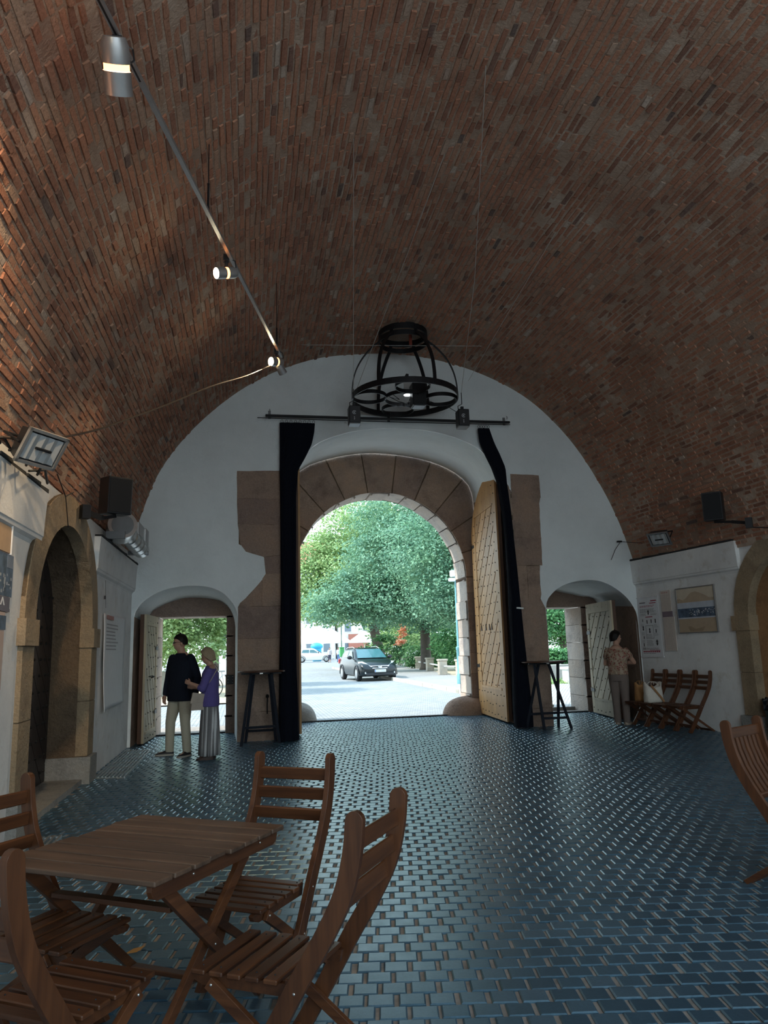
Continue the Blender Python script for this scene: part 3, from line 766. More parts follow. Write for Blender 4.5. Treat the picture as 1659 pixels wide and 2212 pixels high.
for cu, xs, z in ((cl, np.linspace(.66, 1.26, 8), 5.8), (cr, np.linspace(4.55, 4.75, 5), 5.8)):
    m = MB()
    for x in xs: m.tube([(x + .022 * math.cos(t), 13.61, z + .03 + .03 * math.sin(t)) for t in np.linspace(0, 2 * PI, 9)], .004, 5)
    m.build('curtain_ring', IRON, cu); cu.children[0]['kind'] = 'stuff'
m = MB(); m.box((5.15, 13.53, 2.22), (.13, .03, .028), Matrix.Rotation(.1, 3, 'Y')); m.build('tie_peg', plain('white_peg', (.8, .85, .85), .4), cr)

# ------------------------------------------------------------------ folding chairs
PROFC = smoothpts([(-.245, .98), (-.232, .87), (-.195, .74), (-.12, .60), (-.03, .46), (.06, .31), (.16, .15), (.265, 0.0)], 5)
def postmesh(mb, prof, w, y, t):
    P = [Vector((a, 0, b)) for a, b in prof]; L = []; R = []
    for i, p in enumerate(P):
        d = (P[min(i + 1, len(P) - 1)] - P[max(i - 1, 0)]).normalized(); n = Vector((-d.z, 0, d.x)); L.append(p + n * w / 2); R.append(p - n * w / 2)
    top = P[0]; d0 = (P[0] - P[1]).normalized(); n0 = (L[0] - R[0]).normalized()
    cap = [top + n0 * math.cos(a) * w / 2 + d0 * math.sin(a) * w / 2 for a in np.linspace(PI - .3, .3, 7)]
    ring = L[::-1] if False else None
    poly = R + L[::-1]
    poly = [(p.x, max(p.z, 0)) for p in R[::-1]] + [(p.x, p.z) for p in cap] + [(p.x, max(p.z, 0)) for p in L]
    mb.prism(poly, lambda a, b, dd: (a, y + dd, b), -t / 2, t / 2)
def bevel(o, w=.004):
    md = o.modifiers.new('bevel', 'BEVEL'); md.width = w; md.segments = 2; md.limit_method = 'ANGLE'; md.angle_limit = math.radians(35); return o
def screwhead(mb, p, n, r=.006):
    n = Vector(n).normalized(); M = n.to_track_quat('Z', 'Y').to_matrix(); mb.lathe([(r, 0), (r * .8, .003), (0.001, .0045)], p, 8, M)
def make_chair(name, label, upright=False):
    t = thing(name, label, 'chair')
    HW = .215
    for s in (1, -1):
        m = MB(); postmesh(m, PROFC, .066, s * HW, .028)
        m.mat(1); screwhead(m, (-.015, s * (HW + .012), .425), (0, s, 0)); screwhead(m, (.075, s * (HW + .012), .245), (0, s, 0))
        bevel(m.build('back_post', [WOODZ, STEEL], t))
    for s in (1, -1):
        m = MB(); y = s * (HW - .03)
        m.bar((.345, y, .405), (-.235, y, .0), .022, .045, (0, 0, 1)); m.v = [(a, b, max(c, 0)) for a, b, c in m.v]
        m.mat(1); screwhead(m, (.33, y + s * .011, .40), (0, s, 0))
        bevel(m.build('leg', [WOOD, STEEL], t))
    # seat: cross slats on two side rails
    m = MB()
    for s in (1, -1):
        y = s * (HW - .055)
        m.prism([(-.01, .385), (.38, .385), (.42, .40), (.43, .42), (.42, .427), (-.02, .427)], lambda a, b, d: (a, y + d, b), -.011, .011)
    for i in range(6):
        x = .02 + i * .073
        m.box((x, 0, .436), (.055, .40 if i else .36, .018), None, .004)
        m.mat(1)
        for s in (1, -1): screwhead(m, (x, s * (HW - .055), .445), (0, 0, 1), .004)
        m.mat(0)
    bevel(m.build('seat', [WOODY, IRON], t), .003)
    if not upright:
        for z, x in ((.905, -.237), (.81, -.218), (.715, -.184)):
            m = MB(); dx = .03 * (0.9 - z)
            m.box((x, 0, z), (.016, .42, .062), Matrix.Rotation(-(.97 - z) * .9, 3, 'Y').transposed(), .005); m.build('back_slat', WOODY, t)
    else:
        m = MB(); m.box((-.24, 0, .925), (.022, .42, .07), None, .006); m.build('top_rail', WOODY, t)
        m = MB(); m.box((-.09, 0, .55), (.022, .42, .045), Matrix.Rotation(-.45, 3, 'Y').transposed(), .006); m.build('lower_rail', WOODY, t)
        for k in range(7):
            y = -.165 + k * .055; m = MB(); m.strip([(-.24, y, .91), (-.222, y, .82), (-.187, y, .72), (-.135, y, .62), (-.09, y, .55)], .034, .012, (0, 1, 0)); m.build('back_slat', WOODZ, t)
    m = MB(); m.bar((-.20, -HW + .03, .03), (-.20, HW - .03, .03), .022, .035); bevel(m.build('stretcher', WOODY, t))
    m = MB(); m.bar((.19, -HW, .115), (.19, HW, .115), .022, .035); bevel(m.build('stretcher', WOODY, t))
    return t
def face(dx, dy): return math.atan2(dy, dx)
U = Vector((.839, -.545)); Vd = Vector((.545, .839))
chairB = make_chair('folding_chair', 'wooden folding chair on the far side of the slatted table, its back to the gate')
def put(o, rearmid, f): o.location = (rearmid[0], rearmid[1], 0); o.rotation_euler = (0, 0, face(*f))
put(chairB, (.128, 3.967), (-.545, -.839)); chairB['group'] = 'folding chairs round the slatted table'
def more(rear, f, label, group): 
    c = copy_tree(chairB); put(c, rear, f); c['label'] = label; c['group'] = group; return c
more((.27, 2.93), (-.85, .52), 'wooden folding chair right of the slatted table, nearest one seen from behind', 'folding chairs round the slatted table')
more((-.70, 2.75), (.545, .839), 'dim wooden folding chair at the near left corner, cut by the bottom edge', 'folding chairs round the slatted table')
more((-.93, 3.645), (.839, -.545), 'wooden folding chair at the left end of the slatted table, before the stone arch', 'folding chairs round the slatted table')
lab = ['wooden folding chair nearest the camera in the row along the right white wall', 'second folding chair from the near end of the row along the white wall',
       'third folding chair from the near end of the row, cream bag on its seat', 'folding chair at the far end of the row, brown paper bag on its seat']
rowg = 'folding chairs lined up along the right wall'
for i in range(4):
    y = 11.86 + i * .40; x = 7.53 + (11.86 - y) * .11
    c = more((x, y), (-1, -.07), lab[i], rowg); c.scale = (1, .86, 1)
chF = make_chair('folding_chair', 'wooden folding chair with upright back slats at the right edge of the picture', True)
put(chF, (3.43, 4.47), (.46, -.89))

# ------------------------------------------------------------------ slatted table
tb = thing('folding_table', 'brown slatted wooden folding table in front at left, among four folding chairs', 'table', (-.425, 3.682, 0), face(*U))
m = MB(); n = 8
for i in range(n):
    v = -.475 + (i + .5) * .95 / n; ex = random.uniform(-.012, .012)
    m.box((ex, v, .709), (.86 + random.uniform(-.01, .01), .95 / n - .012, .022), None, .004)
bevel(m.build('tabletop', WOODT, tb), .003)
for s in (1, -1):
    m = MB(); m.prism([(-.455, .675), (-.445, .65), (-.415, .638), (.415, .638), (.445, .65), (.455, .675), (.455, .698), (-.455, .698)], lambda a, b, d: (s * .385 + d, a, b), -.012, .012)
    m.mat(1); screwhead(m, (s * .397, .3, .675), (s, 0, 0)); screwhead(m, (s * .397, -.2, .675), (s, 0, 0))
    bevel(m.build('side_rail', [WOODY, STEEL], tb))
for s in (1, -1):
    for k, xx in ((1, .35), (-1, .315)):
        m = MB(); m.bar((s * xx, -k * .36, .68), (s * xx, k * .37, .0), .026, .055, (0, 0, 1)); m.v = [(a, b, max(c, 0)) for a, b, c in m.v]
        m.mat(1); screwhead(m, (s * (xx + .013), 0.005, .34), (s, 0, 0)); bevel(m.build('leg', [WOODY, STEEL], tb))
for v, z in ((-.215, .54), (.30, .06), (-.30, .06)):
    m = MB(); m.bar((-.315, v, z), (.315, v, z), .05, .022); bevel(m.build('stretcher', WOOD, tb))
# ------------------------------------------------------------------ bar tables
def bar_table(label, loc, rz, legs, stret, clipx=None):
    t = thing('bar_table', label, 'table', loc, rz, 'folding bar tables beside the gate')
    m = MB(); m.lathe([(.001, 1.195), (.395, 1.195), (.41, 1.203), (.41, 1.212), (.40, 1.22), (.001, 1.22)], (0, 0, 0), 36); m.build('tabletop', WOOD, t, auto=40)
    m = MB(); m.bar((-.34, -.1, 1.18), (.34, -.1, 1.18), .04, .03); m.bar((-.34, .1, 1.18), (.34, .1, 1.18), .04, .03)
    m.mat(1); m.box((.0, -.18, 1.182), (.05, .03, .02)); m.build('underframe', [IRON, STEEL], t)
    for p, q in legs:
        m = MB(); m.bar(p, q, .03, .05, (1, 0, 0)); m.v = [(a, b, max(c, 0)) for a, b, c in m.v]; bevel(m.build('leg', plain('blue_black_wood', (.012, .015, .024), .7, spec=.2), t))
    for p, q in stret:
        m = MB(); m.bar(p, q, .03, .04); m.build('stretcher', plain('blue_black_wood', (.012, .015, .024), .7, spec=.2), t)
    return t
bar_table('tall round bar table with dark splayed legs standing left of the gate', (.27, 13.26, 0), 0,
          [((-.17, -.15, 1.18), (-.33, -.18, 0)), ((.17, -.15, 1.18), (.31, -.02, 0)), ((-.12, .12, 1.18), (-.26, .26, 0)), ((.14, .12, 1.18), (.26, .26, 0))],
          [((-.29, -.17, .29), (.28, -.04, .29)), ((-.24, .24, .2), (.25, .24, .2))])
bar_table('tall round bar table with crossed dark legs standing right of the gate', (5.47, 13.32, 0), 0,
          [((-.22, -.08, 1.18), (-.12, -.12, 0)), ((.05, -.1, 1.18), (.38, -.18, 0)), ((-.06, .1, 1.18), (-.34, .2, 0)), ((.32, .1, 1.18), (.30, .22, 0))],
          [((-.28, .16, .26), (.33, .2, .26)), ((-.1, -.1, .2), (.33, -.15, .2))])

# ------------------------------------------------------------------ chandelier
ch = thing('chandelier', 'black wrought-iron crown chandelier hanging below the dark round vent in the vault', 'chandelier', (2.86, 12.7, 6.05))
m = MB()
def hoop(mb, c, r, h, t, a0=0, a1=2 * PI, n=48):
    full = abs(a1 - a0 - 2 * PI) < 1e-6; rings = []
    for a in np.linspace(a0, a1, n):
        d = Vector((math.cos(a), math.sin(a), 0)); c_ = Vector(c)
        rings.append([c_ + d * (r - t / 2) + Vector((0, 0, -h / 2)), c_ + d * (r + t / 2) + Vector((0, 0, -h / 2)), c_ + d * (r + t / 2) + Vector((0, 0, h / 2)), c_ + d * (r - t / 2) + Vector((0, 0, h / 2))])
    mb.loft(rings, not full)
hoop(m, (0, 0, 0), .97, .11, .016); m.build('outer_ring', IRON, ch)
m = MB(); hoop(m, (0, 0, 0), .37, .07, .014); m.build('inner_ring', IRON, ch)
for a in (0, PI / 2, PI, 3 * PI / 2):
    m = MB(); hoop(m, (.66 * math.cos(a), .66 * math.sin(a), 0), .305, .07, .013); m.build('side_ring', IRON, ch)
for k in range(6):
    a = k * PI / 3 - .17; m = MB()
    pts = [Vector((r * math.cos(a), r * math.sin(a), z)) for r, z in smoothpts([(.97, -.03), (.965, .2), (.93, .42), (.86, .62), (.74, .82), (.58, 1.0), (.45, 1.12), (.44, 1.3)], 4)]
    m.strip(pts, .065, .016, (-math.sin(a), math.cos(a), 0)); m.build('rib', IRON, ch)
m = MB(); hoop(m, (0, 0, 1.1), .45, .09, .016); hoop(m, (0, 0, 1.24), .44, .12, .03); m.build('crown_ring', IRON, ch)
m = MB(); m.lathe([(.43, 1.29), (.43, 1.30), (.001, 1.30), (.001, 1.29)], n=30); m.build('vent_plate', IRON, ch)  # dark disc painted in for the shade inside the open vent
m = MB(); m.lathe([(.03, 1.0), (.03, 1.2)], (.12, -.1, 0), 10); m.build('fuse', plain('rusty_red', (.25, .05, .03), .6), ch)
m = MB(); 
m.tube([(-.3, -.15, -.05), (-.2, -.3, -.17), (0, -.25, -.2), (.1, -.1, .05), (.12, 0, .1)], .007, 6); m.tube([(-.35, .0, .0), (-.28, -.1, .05), (-.15, -.2, -.1), (-.3, -.22, -.08), (-.35, -.1, .0)], .007, 6); m.tube([(.35, 0, 0), (.5, -.2, -.15), (.7, -.2, -.18), (.95, -.05, -.25), (.98, 0, -.32)], .007, 6)
m.build('cable', IRON, ch)
sp = thing('spotlight', 'small white-lit clamp spotlight inside the iron chandelier', 'spotlight', (2.92, 12.75, 6.30))
m = MB(); m.lathe([(.001, -.17), (.075, -.17), (.08, -.1), (.06, .0), (.04, .06), (.001, .07)], n=16); m.build('lamp_housing', GREYP, sp, True, auto=40)
m = MB(); m.box((0, -.07, -.02), (.16, .02, .13), None, .004); m.build('reflector', plain('silver_reflector', (.62, .64, .65), .25, .5), sp)
m = MB(); m.lathe([(.001, -.176), (.07, -.176), (.07, -.172), (.001, -.172)], n=16); m.build('lamp_lens', m_emit('cool_lamp', (.9, .97, 1), 3.0), sp)
m = MB(); m.bar((0, 0, .05), (.0, .0, .24), .02, .03); m.box((0, 0, .2), (.05, .1, .04)); m.build('clamp', IRON, sp)
def speaker_box(name, label, loc, rz, d, tilt=0, group=None, front_detail=True):
    t = thing(name, label, 'speaker', loc, rz, group)
    M = Matrix.Rotation(tilt, 3, 'X')
    m = MB(); m.box((0, 0, 0), d, M, .008); m.build('cabinet', BLACKP, t)
    m = MB(); m.box(M @ Vector((0, -d[1] / 2 - .004, 0)), (d[0] * .9, .01, d[2] * .92), M, .004); m.build('grille', plain('speaker_grille', (.006, .007, .009), .8), t)
    return t, M
s1, M1 = speaker_box('projector', 'black box projector strapped in the middle of the iron chandelier', (3.06, 12.5, 6.03), 0, (.26, .24, .42)); s1['category'] = 'projector'
m = MB(); m.box((0, 0, -.215), (.2, .2, .012)); m.build('base_plate', GREYP, s1)
# two hanging black loudspeakers with round emblem
EMB = plain('emblem_grey', (.45, .47, .5), .4)
for lx, lab_ in ((1.87, 'small black lamp box with ring emblem hanging below the left edge of the chandelier'), (3.86, 'small black lamp box with ring emblem hanging below the right edge of the chandelier')):
    t = thing('stage_light', lab_, 'lamp', (lx, 12.45, 5.60), .0, 'boxes hung beside the chandelier')
    m = MB(); m.box((0, 0, 0), (.20, .22, .32), None, .012); m.build('housing', BLACKP, t)
    m = MB(); hoop(m, (0, 0, 0), .030, .004, .010, .5, 5.6, 20)
    R_ = Matrix.Rotation(PI / 2, 3, 'X'); m.v = [tuple(R_ @ Vector(v) + Vector((-.01, -.114, .03))) for v in m.v]; m.box((-.01, -.113, .03), (.022, .004, .022)); m.build('emblem', EMB, t)
    m = MB()
    for q in range(4): m.box((-.01, -.112, -.05 - q * .016), (.016 - .004 * (q % 2), .003, .010))
    m.build('lettering', EMB, t)
    m = MB(); m.box((0, 0, -.165), (.19, .21, .02), None, .004); m.build('lens_frame', GREYP, t)
    m = MB(); m.box((0, 0, .19), (.05, .05, .08)); m.tube([(-.07, 0, .15), (-.075, 0, .24), (.0, .0, .28), (0, 0, .5)], .008, 6); m.build('hanger', IRON, t)
WIRE = plain('thin_steel_wire', (.55, .53, .5), .5, .3)
def wire(label, pts, r=.0045, name='support_wire', mat=WIRE, group='thin wires from the vault to the chandelier', cat='wire'):
    m = MB(); m.tube(pts, r, 5); o = m.build(name, mat); tag(o, label, cat, group); return o
wire('thin upright wire from the vault down to the left hanging box', [(1.87, 12.44, 6.1), (1.6, 10.5, 6.5), (1.15, 7.23, 7.1)])
wire('thin upright wire from the vault down to the right hanging box', [(3.86, 12.44, 6.1), (3.2, 9.4, 6.7), (2.35, 6.2, 7.28)])
wire('slanting wire running from the left of the chandelier up to the middle of the vault', [(1.93, 12.5, 6.1), (2.29, 7.57, 7.28)])
wire('slanting wire running from the right of the chandelier up into the vault at right', [(4.02, 12.5, 6.35), (4.19, 8.77, 7.13)])
wire('thin level tie wire crossing the vault in front of the vent', [(.97, 12.76, 7.02), (4.33, 12.55, 7.07)])

# ------------------------------------------------------------------ track lighting
TA = Vector((-1.138, 2.8, 5.32)); TB_ = Vector((.50, 10.423, 5.82)); TD = (TB_ - TA).normalized()
tr = thing('light_track', 'long grey lighting track running under the vault on the left', 'track', TA)
m = MB(); m.bar((0, 0, 0), TB_ - TA, .036, .03); m.build('track_profile', ALU, tr)
m = MB(); m.bar((0, 0, -.012), TB_ - TA, .014, .012); m.build('track_slot', BLACKP, tr)
for y in (6.42, 10.05):
    s_ = (y - TA.y) / TD.y; q = TD * s_; zt = float(np.interp(q.x + TA.x, VPa[:, 0], VPa[:, 1])) - TA.z
    m = MB(); m.tube([q, (q.x, q.y, q.z + .30)], .012, 6); m.tube([(q.x, q.y, q.z + .30), (q.x, q.y, zt)], .005, 6); m.build('hanging_rod', IRON, tr)
EM_W = m_emit('warm_lamp', (1, .80, .5), 26.0); EM_O = m_emit('orange_glow', (1, .35, .1), 3.2)
def headlamp(name, label, pos, direc, L=.2, R=.055, tail=None, glow=True):
    t = thing(name, label, 'spotlight', pos, 0, 'warm spotlights on the track')
    M = Vector(direc).normalized().to_track_quat('Z', 'Y').to_matrix()
    m = MB(); m.lathe([(.001, -L * .5), (R * .8, -L * .5), (R, -L * .35), (R, -L * .05)], n=20, M=M); m.build('lamp_housing', ALU, t, True, auto=40)
    m = MB(); m.lathe([(R * .93, -L * .06), (R * .93, L * .07)], n=20, M=M, cap=False); m.build('glow_gap', EM_O, t)
    m = MB(); m.lathe([(R, L * .08), (R * 1.03, L * .5), (R * .9, L * .5), (R * .85, L * .2)], n=20, M=M, cap=False); m.build('shade', ALU, t, True, auto=40)
    m = MB(); m.lathe([(.001, L * .42), (R * .88, L * .42), (R * .88, L * .43), (.001, L * .43)], n=20, M=M); m.build('lamp_lens', EM_W, t)
    m = MB(); m.tube([(0, 0, .0), (0, 0, .11), (0, 0, .17)], .018, 8); m.box((0, 0, .165), (.06, .06, .07)); m.tube([(.03, 0, .17), (.09, .02, .15), (.1, .03, .08), (.05, .02, .02)], .006, 6); m.build('adaptor', BLACKP if glow else ALU, t)
    if tail is not None:
        T2 = Vector(tail).normalized().to_track_quat('Z', 'Y').to_matrix(); m = MB(); m.lathe([(.001, 0), (R * .85, 0), (R * .9, .22), (.001, .225)], (0, 0, .03), 16, T2); m.build('transformer', ALU, t, True, auto=40)
    return t
def ontrack(y): s_ = (y - TA.y) / TD.y; return TA + TD * s_
p1 = ontrack(4.30) - Vector((0, 0, .22)); p2 = ontrack(7.32) - Vector((.05, 0, .17)); p3 = ontrack(10.18) - Vector((.03, 0, .17))
headlamp('track_spotlight', 'grey track spotlight hanging straight down near the top left corner, orange gap glowing', p1 - Vector((0, 0, .0)), (0.0, 1.0, -1), .32, .085)
headlamp('track_spotlight', 'bright track spotlight turned to the left in the middle of the track', p2, (-.9, -.5, -.35), .24, .062)
p0 = ontrack(3.1) - Vector((0, 0, .17))
headlamp('track_spotlight', 'track spotlight above the photographer, turned to the left vault', p0, (-.45, 1, -.62), .24, .062)
headlamp('track_spotlight', 'bright spotlight at the far end of the track with its grey cylinder', p3, (-.85, -.6, -.2), .2, .068, (.5, .6, -.75))
def spotl(name, pos, aim, e, ang_, blend=.6, col=(1, .72, .42), r=.05):
    L = bpy.data.lights.new(name, 'SPOT'); L.energy = e; L.spot_size = math.radians(ang_); L.spot_blend = blend; L.color = col; L.shadow_soft_size = r
    o = bpy.data.objects.new(name, L); COL.objects.link(o); o.location = pos
    o.rotation_euler = (Vector(aim) - Vector(pos)).to_track_quat('-Z', 'Y').to_euler(); return o
spotl('track_spotlight_beam', p2 + Vector((-.2, -.12, -.08)), (-1.95, 5.9, 2.6), 80, 38, 1.0)
spotl('track_spotlight_beam', p3 + Vector((-.2, -.12, -.05)), (-1.9, 8.2, 2.6), 70, 50)
spotl('track_spotlight_beam', p1 + Vector((0, 0, -.33)), (-.9, 4.9, 0), 45, 60)
spotl('track_spotlight_beam', p0 + Vector((-.08, .2, -.12)), (-2.0, 5.4, 3.75), 260, 50, 1.0)
# cable from the end of the track to the left ledge
m = MB(); cp = [(.40, 10.2, 5.62), (.0, 9.9, 5.3), (-.45, 9.4, 4.95), (-.9, 8.8, 4.5), (-1.25, 8.15, 4.1), (-1.5, 7.4, 3.72), (-1.75, 6.6, 3.4), (-1.84, 5.9, 3.22)]
cp = [tuple(p) for p in resample(smoothpts(cp, 5), 40)]
m.tube(cp, .011, 6); tag(m.build('power_cable', plain('brown_cable', (.05, .03, .022), .6)), 'dark cable drooping from the end of the track to the left floodlight', 'cable')
# ------------------------------------------------------------------ loudspeakers, floodlights, duct on the ledges
def wall_speaker(label, loc, rz, d, tilt, arm):
    t, M = speaker_box('loudspeaker', label, loc, rz, d, tilt, 'black loudspeakers on the ledges'); Mi = Matrix.Rotation(-rz, 3, 'Z')
    m = MB(); a = Mi @ (Vector(arm[0]) - Vector(loc)); b = Mi @ (Vector(arm[1]) - Vector(loc)); m.bar((0, 0, -d[2] / 2 - .02), a, .05, .04); m.bar(a, b, .06, .05); m.box(b, (.1, .1, .16)); m.build('bracket', IRON, t); return t
wall_speaker('black loudspeaker on a bracket above the left ledge, beside the pointed arch', (-1.60, 9.5, 3.50), math.radians(34), (.31, .27, .46), .06, ((-1.72, 9.35, 3.2), (-1.86, 9.05, 3.22)))
wall_speaker('black loudspeaker on a bracket above the right ledge, high on the brick vault', (7.50, 10.70, 3.66), math.radians(-42), (.30, .28, .46), .06, ((7.60, 10.4, 3.36), (7.70, 10.15, 3.3)))
def flood(label, loc, direc, s):
    t = thing('floodlight', label, 'floodlight', loc, 0, 'floodlights on the ledges'); M = Vector(direc).normalized().to_track_quat('Z', 'Y').to_matrix()
    m = MB(); w, h, dp = .36 * s, .26 * s, .15 * s
    q = lambda k, z: [M @ Vector((x * k, y * k, z)) for x, y in ((-w / 2, -h / 2), (w / 2, -h / 2), (w / 2, h / 2), (-w / 2, h / 2))]
    m.loft([q(.55, -dp), q(.8, -dp * .8), q(.97, -.02), q(.97, 0)]); m.build('housing', BLACKP, t)
    m = MB()
    for a, b in (((-w / 2, -h / 2), (w / 2, -h / 2)), ((w / 2, -h / 2), (w / 2, h / 2)), ((w / 2, h / 2), (-w / 2, h / 2)), ((-w / 2, h / 2), (-w / 2, -h / 2))):
        m.bar(M @ Vector((a[0], a[1], .01)), M @ Vector((b[0], b[1], .01)), .024 * s, .024 * s, M @ Vector((0, 0, 1)), ext=.012 * s)
    m.build('front_frame', ALU, t)
    m = MB(); nn = 7
    for i in range(nn):
        x0 = -w * .42 + i * w * .84 / nn; m.add([M @ Vector((x0, -h * .4, .004 + .012 * (i % 2))), M @ Vector((x0 + w * .84 / nn, -h * .4, .016 - .012 * (i % 2))), M @ Vector((x0 + w * .84 / nn, h * .4, .016 - .012 * (i % 2))), M @ Vector((x0, h * .4, .004 + .012 * (i % 2)))], [(0, 1, 2, 3)])
    m.build('reflector', plain('silver_reflector', (.62, .64, .65), .25, .5), t)
    m = MB(); m.lathe([(.012, -w * .2), (.012, w * .2)], M @ Vector((0, 0, .025)), 8, M @ Matrix.Rotation(PI / 2, 3, 'Y')); m.build('lamp_tube', IRON, t)
    m = MB(); m.tube([M @ Vector((-w * .52, 0, -.03)), M @ Vector((-w * .52, .0, -dp * 1.4)), M @ Vector((w * .52, 0, -dp * 1.4)), M @ Vector((w * .52, 0, -.03))], .012, 6); m.build('bracket', IRON, t)
    return t
flood('black floodlight with silver frame on the left ledge, tilted down over the white band', (-1.62, 6.16, 3.20), (.75, -.45, -.55), 1.05)
flood('small black floodlight with silver reflector on the right ledge near the corner', (7.30, 12.05, 3.33), (-.6, -.45, -.65), 1.0)
du = thing('air_duct', 'galvanised air duct with fan drum on the left ledge beside the end wall', 'duct', (-1.78, 11.15, 3.30))
m = MB(); m.lathe([(.001, -.17), (.19, -.17), (.20, -.15), (.20, .12), (.001, .12)], (0.05, -.3, .03), 24, Matrix.Rotation(PI / 2 - .2, 3, 'X') @ Matrix.Rotation(.25, 3, 'Y')); m.build('fan_drum', GALV, du, auto=40); m = MB(); m.lathe([(.001, .121), (.15, .121), (.15, .128), (.001, .128)], (0.05, -.3, .03), 24, Matrix.Rotation(PI / 2 - .2, 3, 'X') @ Matrix.Rotation(.25, 3, 'Y')); m.build('intake_grille', GREYP, du)
m = MB(); pts = resample([(.06, -.1, .0), (.1, .25, -.05), (.13, .6, -.09), (.15, 1.0, -.12)], 60); m.tube([tuple(p) for p in pts], [.125 + (.008 if i % 12 in (0, 1) else 0) for i in range(60)], 18); m.build('spiral_pipe', GALV, du, True, auto=50)
m = MB(); m.box((.1, .55, .12), (.22, .5, .2), None, .01); m.box((.16, 1.0, .08), (.16, .3, .26), None, .01); m.build('fan_box', ALU, du)
m = MB(); m.box((.12, .9, -.18), (.3, .1, .06)); m.build('foot', GREYP, du); m = MB(); m.box((0, -.45, -.1), (.25, .08, .1)); m.build('foot', GREYP, du)
m = MB()
for a in range(5): m.tube(smoothpts3 if False else [(-1.85 + random.uniform(-.05, .08), 5.4 + a * .35, 3.17), (-1.8 + random.uniform(-.05, .1), 5.6 + a * .35, 3.2 + random.uniform(0, .08)), (-1.85, 5.9 + a * .35, 3.17)], .012, 6)
tag(m.build('loose_cable', IRON), 'tangle of loose black cables lying on the left ledge under the floodlight', 'cable')
m = MB(); m.tube([(-1.93, 7.98, 3.42), (-1.90, 8.25, 3.24), (-1.92, 8.45, 3.3), (-1.92, 8.7, 3.38)], .006, 5); m.tube([(-1.9, 8.25, 3.24), (-1.915, 8.5, 2.95)], .005, 5); tag(m.build('arch_cable', IRON), 'thin dark cable hooked on the peak of the left stone arch', 'cable')
m = MB(); m.tube([(7.78, 10.35, 3.3), (7.72, 10.1, 3.22), (7.75, 9.7, 3.15), (7.8, 9.3, 3.3)], .009, 6); tag(m.build('arch_cable', IRON), 'black cable looping across the right stone arch from the loudspeaker', 'cable')
m = MB(); m.box((7.40, 13.68, 3.52), (.09, .05, .03)); m.tube([(7.42, 13.7, 3.5), (7.3, 13.68, 3.36), (7.2, 13.7, 3.15)], .006, 5); m.tube([(7.42, 13.7, 3.52), (7.62, 13.2, 3.42)], .006, 5); tag(m.build('wall_hook', IRON), 'small black hook with frayed wires on the white wall near the right corner', 'hook')
# ------------------------------------------------------------------ posters and picture
PAPER = plain('white_paper', (.74, .75, .77), .6, var=.03); INK = plain('black_ink', (.03, .03, .035), .7); RED = plain('red_ink', (.35, .03, .06), .7)
CREAM = plain('cream_paper', (.62, .54, .48), .7, var=.04); MAUVE = plain('mauve_band', (.22, .17, .2), .7); BLUEP = plain('blue_print', (.07, .11, .17), .6, var=.5)
GINK = plain('grey_ink', (.3, .3, .32), .7)
def flat(mb, fn, y0, y1, z0, z1, d, t=.0015): mb.prism([(y0, z0), (y1, z0), (y1, z1), (y0, z1)], fn, d, d + t)
def textlines(mb, fn, y0, y1, z1, z0, d, pitch=.022, h=.009, fill=.92):
    """lines of small print between y0 (reading start) and y1"""
    z = z1; s = 1 if y1 > y0 else -1; W = abs(y1 - y0)
    while z - h > z0:
        a = 0; end = W * random.uniform(.7, 1) * fill
        while a < end:
            l = random.uniform(.02, .07) * min(1, W * 2); flat(mb, fn, y0 + s * a, y0 + s * min(a + l, W), z - h, z, d); a += l + .012
        z -= pitch
po = thing('wall_poster', 'white poster with black drawings and red lines nearest the right corner', 'poster', fnR(13.4, 1.8, .0), 0, 'sheets hanging on the right wall')
L0 = Vector(fnR(13.4, 1.8, 0)); fnP = lambda y, z, d: tuple(Vector(fnR(y, z, d)) - L0)
m = MB(); m.prism([(13.72, 1.23), (13.05, 1.24), (13.07, 2.375), (13.72, 2.375)], fnP, .01, .014); m.build('sheet', PAPER, po)
m = MB(); m.bar(fnP(13.74, 2.375, .016), fnP(13.05, 2.375, .016), .016, .016); m.bar(fnP(13.74, 1.225, .016), fnP(13.03, 1.235, .016), .016, .016); m.build('hanging_rod', plain('white_rod', (.7, .7, .72), .5), po)
m = MB(); A, B = 13.66, 13.12
m.mat(1); flat(m, fnP, 13.30, B, 2.29, 2.31, .0142); flat(m, fnP, 13.34, B + .02, 2.25, 2.265, .0142); textlines(m, fnP, A, B, 2.215, 2.17, .0142, .02, .008); flat(m, fnP, 13.5, 13.28, 1.985, 2.0, .0142)
m.mat(0); flat(m, fnP, A, 13.47, 2.265, 2.28, .0142); textlines(m, fnP, A, B, 2.15, 2.08, .0142, .016, .005)
textlines(m, fnP, A, 13.45, 2.06, 2.01, .0142, .016, .005); textlines(m, fnP, 13.33, B, 2.06, 2.01, .0142, .016, .005)
def icon(yc, zc, s):
    m.prism([(yc + s * .5 * math.cos(t) * (.5 + .5 * abs(math.sin(3 * t))), zc + s * math.sin(t)) for t in np.linspace(0, 2 * PI, 13)[:-1]], fnP, .0142, .0155)
for yc, zc, s in ((13.40, 2.08, .05), (13.6, 1.93, .03), (13.46, 1.90, .04), (13.33, 1.91, .04), (13.2, 1.91, .045), (13.6, 1.78, .05), (13.2, 1.72, .04), (13.6, 1.60, .03), (13.62, 1.46, .035), (13.2, 1.5, .06), (13.40, 1.73, .055)): icon(yc, zc, s)
for y0, y1, z1, z0 in ((13.52, 13.28, 1.83, 1.58),):
    for a in ((y0, y1, z1 - .006, z1), (y0, y1, z0, z0 + .006), (y0, y0 - .006, z0, z1), (y1 + .006, y1, z0, z1)): flat(m, fnP, a[0], a[1], a[2], a[3], .0142)
